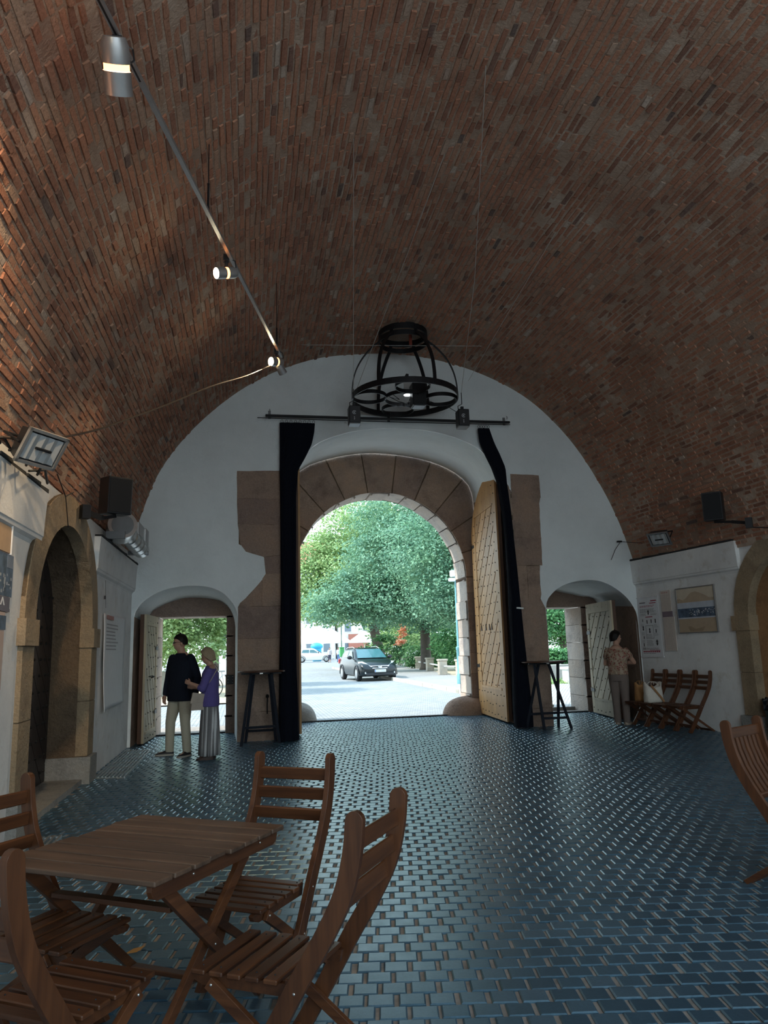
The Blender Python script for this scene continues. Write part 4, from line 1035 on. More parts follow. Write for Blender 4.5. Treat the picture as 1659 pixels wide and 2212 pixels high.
textlines(m, fnP, 13.5, 13.3, 1.66, 1.59, .0142, .015, .005); textlines(m, fnP, 13.52, 13.28, 1.55, 1.43, .0142, .018, .006)
for zc in (1.86, 1.7, 1.55, 1.42): textlines(m, fnP, A, 13.55, zc, zc - .05, .0142, .015, .005); textlines(m, fnP, 13.25, B, zc - .02, zc - .08, .0142, .015, .005)
textlines(m, fnP, A, B, 1.40, 1.36, .0142, .015, .005)
m.mat(1); 
for k_ in range(9): flat(m, fnP, A - k_ * .06, A - k_ * .06 - .048, 1.318, 1.342, .0142)
flat(m, fnP, 13.45, B, 1.352, 1.36, .0142); m.mat(0); textlines(m, fnP, A, B, 1.30, 1.285, .0142, .015, .006)
m.build('print', [INK, RED], po)
st = thing('text_panel', 'narrow cream text panel with a mauve band between the white poster and the framed picture', 'panel', fnR(12.8, 1.9, 0), 0, 'sheets hanging on the right wall')
L0s = Vector(fnR(12.8, 1.9, 0)); fnS = lambda y, z, d: tuple(Vector(fnR(y, z, d)) - L0s)
m = MB(); m.prism([(12.95, 2.07), (12.66, 2.07), (12.66, 2.46), (12.95, 2.46)], fnS, .02, .028); m.prism([(12.93, 1.345), (12.61, 1.345), (12.61, 1.965), (12.93, 1.965)], fnS, .02, .028); m.build('sheet', CREAM, st)
m = MB(); m.prism([(12.94, 1.965), (12.65, 1.965), (12.65, 2.068), (12.94, 2.068)], fnS, .02, .029); m.build('title_band', MAUVE, st)
m = MB(); m.mat(1); textlines(m, fnS, 12.92, 12.68, 2.43, 2.40, .0282, .03, .02); m.mat(0); textlines(m, fnS, 12.92, 12.68, 2.37, 2.09, .0282, .03, .007); textlines(m, fnS, 12.90, 12.64, 1.94, 1.37, .0282, .024, .006); m.build('print', [plain('faint_ink', (.42, .36, .33), .7), plain('faint_red', (.5, .25, .22), .7)], st)
m = MB(); m.tube([fnS(12.8, 2.46, .024), fnS(12.8, 2.64, .04)], .002, 4); m.build('hanging_cord', WIRE, st)
pc = thing('framed_picture', 'framed landscape print with a blue and white townscape band across sepia hills', 'picture', fnR(12.0, 2.05, 0), 0, 'sheets hanging on the right wall')
L0p = Vector(fnR(12.0, 2.05, 0)); fnF = lambda y, z, d: tuple(Vector(fnR(y, z, d)) - L0p)
y0, y1, z0, z1 = 12.49, 11.48, 1.66, 2.455
m = MB()
for a, b in (((y0, z0), (y1, z0)), ((y1, z0), (y1, z1)), ((y1, z1), (y0, z1)), ((y0, z1), (y0, z0))): m.bar(fnF(a[0], a[1], .03), fnF(b[0], b[1], .03), .03, .016, (0, 0, 1) if a[1] == b[1] else (0, 1, 0), ext=.008)
m.build('frame', plain('grey_frame', (.25, .24, .24), .4, .4), pc)
m = MB(); m.prism([(y0, z0), (y1, z0), (y1, z1), (y0, z1)], fnF, .006, .028); m.build('sepia_ground', plain('sepia_sky', (.62, .54, .42), .5, var=.05), pc)
m = MB(); m.prism([(12.48, 2.18), (11.49, 2.2), (11.49, 2.25), (11.62, 2.25), (11.75, 2.31), (11.9, 2.36), (11.98, 2.38), (12.1, 2.36), (12.22, 2.28), (12.32, 2.24), (12.4, 2.27), (12.48, 2.27)], fnF, .0282, .0287)
m.prism([(y0 - .01, z0 + .01), (y1 + .01, z0 + .01), (y1 + .01, 1.91), (y0 - .01, 1.91)], fnF, .0282, .0286); m.mat(1)
m.prism([(12.2, 1.68), (11.85, 1.68), (11.8, 1.76), (11.9, 1.74), (12.05, 1.72), (12.15, 1.77), (12.24, 1.77)], fnF, .0288, .0292); m.build('sepia_hills', [plain('sepia_hill', (.47, .36, .25), .5, var=.06), plain('sepia_shape', (.36, .27, .18), .5)], pc)
m = MB(); flat(m, fnF, y0 - .01, y1 + .01, 1.905, 2.195, .029, .002); m.mat(1); flat(m, fnF, y0 - .01, y1 + .01, 1.93, 2.09, .0312, .001); m.mat(2)
for k_ in range(46): a = random.uniform(11.5, 12.2); b = random.gauss(2.01, .025); flat(m, fnF, a, a + random.uniform(.008, .025), b, b + random.uniform(.008, .02), .0324, .0006)
m.build('town_photo', [plain('pale_sky_print', (.5, .55, .63), .5), BLUEP, PAPER], pc)
# left wall sheets
ps = thing('hanging_sheet', 'curling white paper sheet with a faded red heading on the left wall above the grating', 'poster', (-1.98, 11.9, 1.5))
rows = []; 
for z in np.linspace(.79, 2.20, 24):
    rr = []
    for j in range(17):
        t = j / 16; y = 10.95 + t * 1.98; tz = (z - .79) / 1.41
        curl = .03 + .05 * (1 - t) ** 2 * (1 - tz) ** .5 + .018 * math.sin(t * 7 + z * 3) * (1 - tz)
        rr.append(Vector((curl, y - 11.9, z - 1.5 + .02 * t)))
    rows.append(rr)
m = MB(); m.loft(rows, False, False); o = m.build('sheet', PAPER, ps, True); sd = o.modifiers.new('thick', 'SOLIDIFY'); sd.thickness = .004
fnH = lambda y, z, d: (.045 + d, y - 11.9, z - 1.5)
m = MB(); m.mat(1); flat(m, fnH, 11.1, 11.65, 2.06, 2.12, .012); m.mat(0); textlines(m, fnH, 11.1, 12.2, 2.0, 1.62, .012, .05, .018); m.build('print', [GINK, plain('faded_red', (.45, .2, .18), .7)], ps)
m = MB(); m.tube([(.05, -.9, .71), (.03, -.88, 1.1)], .003, 4); m.box((.03, -.88, .86), (.015, .02, .05)); m.build('hanging_cord', IRON, ps)
ep = thing('exhibition_board', 'pinkish exhibition board with blue town photographs at the left edge of the picture', 'board', (-1.98, 6.3, 1.8))
fnE = lambda y, z, d: (d, y - 6.3, z - 1.8)
m = MB(); flat(m, fnE, 5.6, 6.66, 1.3, 2.0, .005, .015); flat(m, fnE, 5.6, 6.73, 1.93, 2.42, .005, .015); m.build('board', plain('pinkish_board', (.50, .38, .33), .7), ep)
m = MB(); flat(m, fnE, 5.7, 6.79, 2.06, 2.41, .021); flat(m, fnE, 5.7, 6.685, 1.785, 1.9, .021); m.mat(1)
for k_ in range(60): a, b = random.uniform(5.75, 6.74), random.uniform(2.08, 2.25); flat(m, fnE, a, a + random.uniform(.01, .05), b, b + random.uniform(.01, .04), .0226, .0006)
m.mat(2); flat(m, fnE, 6.62, 6.78, 2.30, 2.41, .0226)
m.build('town_photo', [BLUEP, plain('print_grey', (.35, .38, .42), .6), plain('print_slate', (.17, .21, .28), .6)], ep)
m = MB(); flat(m, fnE, 5.6, 6.75, 1.96, 2.055, .021); flat(m, fnE, 5.6, 6.765, 1.935, 1.96, .021); m.mat(1)
m.prism([(6.50, 1.985), (6.53, 1.985), (6.56, 2.03), (6.59, 1.985), (6.62, 1.985), (6.57, 2.05), (6.55, 2.05)], fnE, .0226, .0236); m.build('title_band', [plain('slate_band', (.12, .11, .14), .6), PAPER], ep)
wb = MB(); fnW = lambda y, z, d: (-1.98 + d, y, z); wb.prism([(5.9, 2.42), (6.66, 2.42), (6.66, 2.64), (5.9, 2.64)], fnW, .0, .03); o = wb.build('wooden_panel', plain('light_plywood', (.45, .3, .18), .6)); tag(o, 'light plywood panel with pale edge under the band of the left wall', 'panel')
wb = MB(); wb.prism([(6.66, 2.41), (6.675, 2.41), (6.675, 2.66), (6.66, 2.66)], fnW, .0, .04); c_ = wb.build('edge_strip', PAPER, o)

# ------------------------------------------------------------------ bags, bin, gratings, small things on the floor
def bag(name, label, loc, rz, w, d, h, mat, sag=.03, extra=None):
    t = thing(name, label, 'bag', loc, rz, 'bags on the farthest folding chair'); rings = []; n = 20
    for i in range(9):
        z = h * i / 8; k = 1 + .06 * math.sin(i * .8) - (.25 * (i / 8) ** 2); ring = []
        for j in range(n):
            a = 2 * PI * j / n; ct, st = math.cos(a), math.sin(a)
            ring.append(Vector((w / 2 * np.sign(ct) * abs(ct) ** .5 * (1 + .03 * math.sin(5 * a + i)), d / 2 * k * np.sign(st) * abs(st) ** .5, z + (sag * math.cos(2 * a) if i == 8 else 0))))
        rings.append(ring)
    inner = [Vector((p.x * .93, p.y * .85, p.z)) for p in rings[-1]]; low = [Vector((p.x * .9, p.y * .8, p.z - h * .25)) for p in rings[-1]]
    m = MB(); m.loft(rings + [inner, low]); m.build('body', mat, t, True)
    for s in (1, -1):
        m = MB(); m.tube([(-w * .22, s * d * .34, h * .98), (-w * .15, s * d * .2, h * 1.12), (0, s * d * .15, h * 1.17), (w * .15, s * d * .2, h * 1.12), (w * .22, s * d * .34, h * .98)], .006, 6); m.build('handle', mat, t)
    return t
bag('paper_bag', 'brown paper bag standing on the far chair of the row, left of the cream bag', (7.22, 13.06, .447), .15, .19, .15, .31, m_cloth('kraft_paper', (.36, .19, .08), 20, .1))
b2 = bag('cloth_bag', 'cream cloth bag with a brown strap, right of the brown paper bag', (7.25, 12.66, .447), .12, .34, .19, .31, m_cloth('cream_canvas', (.62, .58, .52), 60, .08), .05)
m = MB(); m.strip([(-.1, -.1, .30), (-.02, -.115, .2), (.08, -.12, .08), (.12, -.14, .01)], .035, .006, (.8, 0, .6)); m.build('strap', plain('tan_leather', (.3, .15, .06), .6), b2)
bn = thing('waste_bin', 'dark bin with a shiny black plastic liner in the right arch recess', 'bin', (8.03, 10.44, .06))
m = MB(); m.lathe([(.001, 0), (.15, 0), (.19, .50), (.185, .50), (.14, .02), (.001, .02)], n=20); m.build('bucket', plain('dark_green_plastic', (.03, .06, .05), .5), bn, True, auto=40)
m = MB(); rings = []
for r, z in ((.198, .36), (.205, .46), (.20, .53), (.18, .55), (.15, .5), (.1, .35)): rings.append([Vector(((r + random.uniform(-.012, .012)) * math.cos(a), (r + random.uniform(-.012, .012)) * math.sin(a), z + random.uniform(-.02, .02))) for a in np.linspace(0, 2 * PI, 25)[:-1]])
m.loft(rings, False); m.build('bin_liner', plain('shiny_black_film', (.012, .014, .018), .15), bn)
def grating(label, pts):
    """flat quad with bars along its length; pts: near-left, near-right, far-right, far-left"""
    P = [Vector((*p, .006)) for p in pts]; t = thing('floor_grating', label, 'grating', P[0], 0, 'floor gratings along the left wall')
    m = MB(); n = 9
    for i in range(n):
        a = P[0].lerp(P[1], i / (n - 1)) - P[0]; b = P[3].lerp(P[2], i / (n - 1)) - P[0]; m.bar(a, b, .018, .03)
    for k_ in range(7):
        a = P[0].lerp(P[3], k_ / 6) - P[0]; b = P[1].lerp(P[2], k_ / 6) - P[0]; m.bar(a + Vector((0, 0, -.006)), b + Vector((0, 0, -.006)), .025, .02)
    m.build('grille', plain('worn_zinc', (.42, .45, .46), .4, .7), t); return t
grating('grey metal floor grating at the foot of the left wall, below the white sheet', [(-1.90, 10.52), (-1.52, 10.42), (-1.52, 13.2), (-1.92, 13.28)])
grating('grey metal floor grating behind the slatted table at the left edge', [(-1.92, 5.6), (-1.55, 5.6), (-1.58, 7.3), (-1.95, 7.25)])
m = MB(); m.add([(0, 0, .006), (.06, .02, .014), (.12, .0, .02), (.06, -.025, .008)], [(0, 1, 2), (0, 2, 3)]); o = m.build('dry_leaf', plain('dry_leaf_brown', (.35, .2, .06), .7)); o.location = (-.62, 4.43, 0); o.rotation_euler = (0, 0, .5); tag(o, 'curled dry leaf on the dark floor under the slatted table', 'leaf')
m = MB(); m.tube([(.39, 13.735, .77), (.39, 13.70, .765), (.39, 13.69, .75)], .03, 8); m.tube([(.39, 13.69, .76), (.385, 13.68, .6), (.385, 13.685, .46)], .012, 6); o = m.build('iron_latch', IRON); tag(o, 'black iron latch bar on the stone pier under the left bar table', 'latch')
hp = thing('hinge_plate', 'dark iron plate with screws on the stone jamb right of the left small doorway', 'plate', (-.29, 15.28, 1.02)); m = MB(); m.box((0, 0, 0), (.13, .02, .17), None, .004); m.mat(1)
for a in (-.045, .045):
    for b in (-.06, 0, .06): screwhead(m, (a, -.01, b), (0, -1, 0), .008)
m.build('plate', [IRON, STEEL], hp)
# guard stones at the gate
def guard(label, c, r, seed):
    random.seed(seed); V = []; n, k_ = 26, 12; rings = []
    for i in range(k_ + 1):
        t = PI / 2 * i / k_; rr = math.cos(t) ** .7; z = math.sin(t)
        rings.append([Vector((r[0] * rr * math.cos(a) * (1 + .05 * math.sin(3 * a + seed)) , r[1] * rr * math.sin(a), r[2] * z * (1 + .05 * math.sin(2 * a)) )) for a in np.linspace(0, 2 * PI, n + 1)[:-1]])
    m = MB(); m.loft(rings); o = m.build('guard_stone', STONE_G if seed == 5 else STONE, None, True); o.location = c; tag(o, label, 'stone', 'guard stones of the gate')
guard('rounded worn guard stone at the foot of the right gate jamb', (5.05, 16.95, -.03), (.62, .42, .42), 3)
guard('rounded guard stone at the foot of the left gate jamb', (1.1, 17.1, -.03), (.5, .42, .42), 5)
# ------------------------------------------------------------------ people
def blob(name, mb, vox, mats, parent, it=4, fac=.5):
    o = mb.build('tmp_' + name, mats)
    r = o.modifiers.new('r', 'REMESH'); r.mode = 'VOXEL'; r.voxel_size = vox
    s = o.modifiers.new('s', 'SMOOTH'); s.factor = fac; s.iterations = it
    dg = bpy.context.evaluated_depsgraph_get(); dg.update(); me = bpy.data.meshes.new_from_object(o.evaluated_get(dg)); me.name = name
    bpy.data.objects.remove(o, do_unlink=True)
    me.polygons.foreach_set('use_smooth', [True] * len(me.polygons))
    me.materials.clear()
    for m in (mats if isinstance(mats, (list, tuple)) else [mats]): me.materials.append(m)
    n = bpy.data.objects.new(name, me); COL.objects.link(n); n.parent = parent; return n
def limb(mb, pts, rad, n=12):
    P = [tuple(p) for p in pts]; mb.tube(P, list(rad), n)
    for p, r in zip(P, rad): mb.ell(p, (r, r, r), 10, 6)
def ringell(c, rx, ry, n=20, p=2.3, rot=0.0):
    out = []
    for j in range(n):
        a = 2 * PI * j / n; ct, st = math.cos(a), math.sin(a); x = rx * np.sign(ct) * abs(ct) ** (2 / p); y = ry * np.sign(st) * abs(st) ** (2 / p)
        out.append(Vector((c[0] + x * math.cos(rot) - y * math.sin(rot), c[1] + x * math.sin(rot) + y * math.cos(rot), c[2])))
    return out
def hand(mb, w, d, n, s, side, curl=.5):
    """palm with four unequal bent fingers and a thumb leaving the palm's side"""
    w, d, n = Vector(w), Vector(d).normalized(), Vector(n).normalized(); n = (n - d * n.dot(d)).normalized(); x = d.cross(n) * side
    R = Matrix((x, n, d)).transposed(); mb.ell(w + d * .045 * s, (.040 * s, .016 * s, .050 * s), 12, 8, R)
    for k_, (off, L) in enumerate(((-.030, .062), (-.010, .074), (.010, .070), (.028, .055))):
        b = w + d * .082 * s + x * off * s; m1 = b + (d * math.cos(curl * .7) + n * math.sin(curl * .7)) * L * .5 * s; e = m1 + (d * math.cos(curl * 1.8) + n * math.sin(curl * 1.8)) * L * .55 * s
        mb.tube([tuple(b - d * .02 * s), tuple(b), tuple(m1), tuple(e)], [.0085 * s, .0085 * s, .008 * s, .0065 * s], 8)
    b = w + d * .025 * s - x * .034 * s; m1 = b + (d * .75 - x * .6 + n * .35).normalized() * .034 * s; e = m1 + (d * .95 + n * .45 - x * .1).normalized() * .030 * s
    mb.tube([tuple(b), tuple(m1), tuple(e)], [.011 * s, .0095 * s, .0075 * s], 8)
SKIN = plain('skin', (.42, .24, .17), .55, var=.06)
def person(label, loc, f, H, J, skin=SKIN, headyaw=0, headtilt=0, vox=.007, build=1.0, hair=None, cat='person', group=None, name='person'):
    """J: joints as fractions of H, local +Y forward, +X to the person's right"""
    t = thing(name, label, cat, loc, math.atan2(f[1], f[0]) - PI / 2, group)
    S = lambda p: Vector(p) * H
    D = dict(shR=(.103, 0, .793), shL=(-.103, 0, .793), elR=(.135, -.02, .63), elL=(-.135, -.02, .63), wrR=(.145, .03, .49), wrL=(-.145, .03, .49), hdR=(0, .1, -1), hdL=(0, .1, -1), hnR=(-1, 0, 0), hnL=(1, 0, 0),
             hipR=(.05, 0, .50), hipL=(-.05, 0, .50), knR=(.058, .012, .275), knL=(-.058, .012, .275), anR=(.062, -.01, .045), anL=(-.062, -.01, .045), toR=(.25, 1), toL=(-.25, 1), curl=.5)
    D.update(J); q = {k: (S(v) if len(v) == 3 and k[:2] in ('sh', 'el', 'wr', 'hi', 'kn', 'an') else v) for k, v in D.items() if k != 'curl'}
    mb = MB(); b = build
    mb.loft([ringell(S((0, y, z)), rx * H * b, ry * H * b) for z, y, rx, ry in ((.47, 0, .07, .055), (.52, -.003, .098, .066), (.58, 0, .092, .062), (.63, .004, .086, .060), (.70, .004, .096, .064), (.76, 0, .103, .064), (.795, -.004, .092, .050), (.825, -.006, .06, .042), (.845, -.004, .036, .036))])
    nk = S((0, .0, .84)); Rh = Matrix.Rotation(headyaw, 3, 'Z') @ Matrix.Rotation(-headtilt, 3, 'X'); hc = S((0, .012, .868))
    hp_ = lambda x, y, z: tuple(hc + Rh @ (Vector((x, y, z)) * H))
    limb(mb, [nk - S((0, .004, .02)), hp_(0, 0, .01)], [.035 * H, .033 * H])
    mb.ell(hp_(0, -.002, .070), (.0435 * H, .054 * H, .060 * H), 18, 12, Rh); mb.ell(hp_(0, .016, .034), (.034 * H, .037 * H, .044 * H), 14, 10, Rh); mb.ell(hp_(0, .030, .012), (.019 * H, .017 * H, .016 * H), 12, 8, Rh)
    mb.tube([hp_(0, .046, .066), hp_(0, .060, .046), hp_(0, .050, .038)], [.006 * H, .0095 * H, .006 * H], 8)
    mb.ell(hp_(0, .049, .026), (.015 * H, .006 * H, .004 * H), 10, 6, Rh); mb.ell(hp_(0, .048, .019), (.013 * H, .006 * H, .004 * H), 10, 6, Rh); mb.ell(hp_(0, .046, .076), (.034 * H, .008 * H, .006 * H), 12, 6, Rh)
    for s in (1, -1): mb.ell(hp_(s * .044, -.004, .052), (.006 * H, .012 * H, .019 * H), 8, 6, Rh)
    for a in 'RL':
        limb(mb, [q['sh' + a], (q['sh' + a] + q['el' + a]) / 2, q['el' + a]], [.030 * H * b, .028 * H * b, .023 * H]); limb(mb, [q['el' + a], q['el' + a].lerp(q['wr' + a], .35), q['wr' + a]], [.023 * H, .023 * H, .015 * H])
        hand(mb, q['wr' + a], q['hd' + a], q['hn' + a], H / 1.75, -1 if a == 'R' else 1, D['curl'])
        limb(mb, [q['hip' + a], (q['hip' + a] + q['kn' + a]) / 2, q['kn' + a]], [.053 * H * b, .045 * H, .032 * H]); limb(mb, [q['kn' + a], q['kn' + a].lerp(q['an' + a], .35), q['an' + a]], [.031 * H, .031 * H, .019 * H])
        dx, dy = D['to' + a]; L = math.hypot(dx, dy); fd = Vector((dx / L, dy / L, 0)); an = q['an' + a]
        mb.tube([tuple(an + Vector((0, 0, -.015 * H)) - fd * .022 * H), tuple(an + Vector((0, 0, -.026 * H)) + fd * .04 * H), tuple(an + Vector((0, 0, -.032 * H)) + fd * .095 * H)], [.022 * H, .020 * H, .012 * H], 10)
    blob('body', mb, vox, skin, t, 3)
    # eyes
    if vox < .01:
        e = MB()
        for s in (1, -1): e.ell(hp_(s * .018, .0475, .062), (.007 * H, .004 * H, .004 * H), 8, 6, Rh)
        e.build('eye', plain('dark_eye', (.03, .025, .02), .3), t)
    if hair:
        lim, vol, mat = hair; V = MB(); rings = []; N = 40
        for i in range(1, 15):
            ring = []
            for j in range(N):
                ph = 2 * PI * j / N; back = (1 - math.sin(ph)) / 2  # front at +Y
                fr = max(0, math.sin(ph)); sd = 1 - abs(math.sin(ph))
                L = lim[0] * fr ** 1.5 + lim[1] * sd + lim[2] * max(0, -math.sin(ph)) ** .8; L = min(L, max(lim))
                th = math.radians(L) * i / 14; k_ = vol * (1 + .02 * math.sin(9 * ph + i))
                r = math.sin(min(th, math.radians(100))) * (1 - .10 * max(0, th - math.radians(110))); z = math.cos(th) if th < math.radians(95) else math.cos(math.radians(95)) - (th - math.radians(95)) * .85
                ring.append(Vector(hp_(.0475 * k_ * r * math.cos(ph), -.004 + .058 * k_ * r * math.sin(ph), .070 + .062 * k_ * z)))
            rings.append(ring)
        V.loft(rings, False); top = MB(); 
        V.add(rings[0], [tuple(range(N))]); o = V.build('hair', mat, t, True); sd_ = o.modifiers.new('t', 'SOLIDIFY'); sd_.thickness = .012; sd_.offset = -1
    return t, q, D, hp_, H
def shoes(t, q, D, H, mat, sole=None, k=1.0):
    for a in 'RL':
        dx, dy = D['to' + a]; L = math.hypot(dx, dy); fd = Vector((dx / L, dy / L, 0)); sx = Vector((fd.y, -fd.x, 0)); an = q['an' + a]; base = Vector((an.x, an.y, 0))
        m = MB(); rings = []
        for u, w, h in ((-.036, .014, .030), (-.028, .022, .042), (.0, .024, .050), (.03, .025, .044), (.06, .028, .032), (.09, .026, .024), (.108, .018, .018), (.114, .008, .012)):
            c = base + fd * u * H; rings.append([c + sx * w * H * math.cos(x) * k + Vector((0, 0, .012 * H + (h - .012) * H * max(0, math.sin(x)))) for x in np.linspace(0, PI, 9)])
        m.loft(rings, True)
        m.mat(1); rings = []
        for u, w in ((-.038, .012), (-.03, .023), (.0, .026), (.03, .027), (.06, .030), (.09, .028), (.110, .019), (.117, .008)):
            c = base + fd * u * H; rings.append([c + sx * w * H * s * k + Vector((0, 0, z * H)) for s, z in ((-1, 0), (1, 0), (1, .013), (-1, .013))])
        m.loft(rings, True); m.build('shoe', [mat, sole or mat], t, True, auto=50)
def trousers(t, q, H, mat, b=1.0, wide=1.0, vox=.009, hem=.03):
    m = MB(); m.loft([ringell(Vector((0, 0, z * H)), rx * H * b, ry * H * b) for z, rx, ry in ((.46, .095, .070), (.50, .104, .075), (.54, .104, .074), (.575, .098, .070), (.60, .093, .068))])
    for a in 'RL':
        hipp, kn, an = q['hip' + a], q['kn' + a], q['an' + a]
        limb(m, [hipp, (hipp + kn) / 2, kn], [.062 * H * b, .053 * H * b, .042 * H * wide]); m.tube([tuple(kn), tuple(kn.lerp(an, .5)), tuple(Vector((an.x, an.y, hem * H)))], [.042 * H * wide, .038 * H * wide, .036 * H * wide], 12)
    return blob('trousers', m, vox, mat, t, 3)
def shirt(t, q, H, mat, sleeves=1.0, hem=.47, b=1.0, flare=1.0, vox=.009, top=.835, sl_r=1.0):
    m = MB(); rows = [(hem, .110 * flare, .080 * flare), (.53, .110 * flare, .080 * flare), (.60, .103, .078), (.66, .104, .078), (.72, .110, .077), (.77, .112, .072), (.797, .098, .058), (.82, .062, .046), (top, .043, .042)]
    m.loft([ringell(Vector((0, .002 * H, z * H)), rx * H * b, ry * H * b) for z, rx, ry in rows])
    for a in 'RL':
        sh, el, wr = q['sh' + a], q['el' + a], q['wr' + a]
        if sleeves > 1: end = el.lerp(wr, sleeves - 1); limb(m, [sh, (sh + el) / 2, el], [.037 * H * b * sl_r, .038 * H * b * sl_r, .034 * H * sl_r]); limb(m, [el, el.lerp(end, .5), end], [.034 * H * sl_r, .031 * H * sl_r, .025 * H * sl_r])
        else: end = sh.lerp(el, sleeves); limb(m, [sh, end], [.037 * H * b * sl_r, .039 * H * b * sl_r])
    return blob('shirt' if sleeves > 1 else 'blouse', m, vox, mat, t, 4)
NAVY = m_cloth('navy_shirt', (.010, .013, .022), 120); KHAKI = m_cloth('khaki_cotton', (.42, .40, .32), 100, .08); PURP = m_cloth('purple_shirt', (.11, .09, .27), 100, .1); BROWNT = m_cloth('taupe_trousers', (.17, .135, .12), 100, .08)
HAIRB = m_cloth('black_hair', (.010, .008, .007), 140, .4, .5); HAIRG = m_cloth('ash_blond_hair', (.30, .23, .15), 140, .3, .55)
SHOE = plain('dark_shoe', (.012, .013, .018), .6); SOLE = plain('pale_sole', (.35, .34, .3), .6)
# man
HM = 1.86
t, q, D, hp_, _ = person('man in a black shirt, khaki trousers and glasses standing in the left small doorway', (-.99, 12.33, 0), (-.66, -.75), HM,
    dict(elR=(.135, .01, .635), wrR=(.135, .05, .49), hdR=(-.1, .3, -1), hnR=(-1, 0, .0), elL=(-.143, -.045, .635), wrL=(-.148, -.02, .49), hdL=(.05, .15, -1), hnL=(1, .1, 0), hipR=(.05, 0, .50), hipL=(-.05, 0, .50), knR=(.085, .03, .275), knL=(-.07, .015, .275), anR=(.105, .015, .045), anL=(-.085, .0, .045), toR=(.75, .8), toL=(-.1, 1)),
    headyaw=math.radians(-34) * -1 * -1, headtilt=.10, build=1.04, hair=((64, 104, 126), 1.055, HAIRB))
shirt(t, q, HM, NAVY, 1.9, .445, 1.06, 1.05, top=.838); trousers(t, q, HM, KHAKI, 1.02, 1.0); shoes(t, q, D, HM, SHOE, SOLE)
m = MB()
for s in (1, -1): m.tube([hp_(s * .019 + .0135 * math.cos(a), .056, .062 + .0105 * math.sin(a)) for a in np.linspace(0, 2 * PI, 13)], .0016 * HM, 5); m.tube([hp_(s * .033, .054, .065), hp_(s * .045, .03, .066), hp_(s * .047, -.006, .062)], .0017 * HM, 5)
m.tube([hp_(-.006, .058, .065), hp_(.006, .058, .065)], .0016 * HM, 5); m.build('glasses', BLACKP, t)
# woman in purple
HW_ = 1.62
t, q, D, hp_, _ = person('woman in a purple shirt and long striped skirt beside the man in black', (-.52, 11.80, 0), (-.97, .12), HW_,
    dict(shR=(.095, .0, .785), shL=(-.095, .0, .785), elL=(-.125, .05, .635), wrL=(-.085, .165, .685), hdL=(.25, .9, .3), hnL=(.9, -.3, 0), elR=(.12, .05, .63), wrR=(.07, .16, .64), hdR=(-.3, .9, .2), hnR=(-.9, -.2, 0), toR=(.12, 1), toL=(-.12, 1), curl=.9),
    headyaw=.05, headtilt=-.30 * -1, build=.98, hair=((50, 126, 152), 1.2, HAIRG))
shirt(t, q, HW_, PURP, 1.25, .47, 1.02, 1.06, top=.838, sl_r=1.05)
ms, nt = _mat('striped_skirt'); T = NT(nt); v = objco(T); wv = T.n('ShaderNodeTexWave'); wv.bands_direction = 'DIAGONAL'; wv.inputs['Scale'].default_value = 6.0; wv.inputs['Distortion'].default_value = .6; mpn = T.n('ShaderNodeMapping'); mpn.inputs['Scale'].default_value = (1, 1.4, 0); T.l(v, mpn.inputs[0]); T.l(mpn.outputs[0], wv.inputs['Vector'])
ns = noise(T, v, 160, 2); cc = ramp(T, wv.outputs['Fac'], [(.0, (.15, .15, .155)), (.75, (.24, .24, .245)), (.9, (.52, .53, .54)), (1, (.6, .62, .63))]); cc = mixc(T, .5, cc, ramp(T, ns, [(.35, (.6, .6, .6)), (.65, (1.2, 1.2, 1.2))]), 'MULTIPLY'); finish(T, cc, .9, 0, None, 0, .2)
m = MB(); rings = []; N = 72
for z, rx, ry, am in ((.035, .125, .092, .010), (.12, .122, .090, .009), (.25, .116, .086, .007), (.38, .110, .082, .004), (.48, .106, .076, .002), (.56, .095, .070, 0)):
    rings.append([Vector(((rx + am * math.sin(14 * a)) * HW_ * math.cos(a), (ry + am * math.sin(14 * a)) * HW_ * math.sin(a), z * HW_)) for a in np.linspace(0, 2 * PI, N + 1)[:-1]])
m.loft(rings, True); m.build('skirt', ms, t, True)
shoes(t, q, D, HW_, plain('brown_sandal', (.05, .03, .025), .6))
hb_ = thing('handbag', 'small beige shoulder bag hanging at the front of the woman in purple', 'bag', (-.70, 11.64, .72), .35)
m = MB(); m.prism([(-.10, 0), (.09, 0), (.105, .22), (-.07, .25)], lambda a, b, d: (a, d, b), -.03, .03); m.prism([(-.115, .10), (.10, .12), (.105, .23), (-.075, .26)], lambda a, b, d: (a, d, b), -.035, -.03); bevel(m.build('bag_body', plain('beige_leather', (.36, .31, .26), .6), hb_), .006)
m = MB(); m.tube([(.05, -.0, .23), (.17, -.09, .42), (.29, -.06, .60), (.30, .10, .655), (.22, .25, .6)], .007, 6); m.build('strap', plain('beige_leather', (.36, .31, .26), .6), hb_)
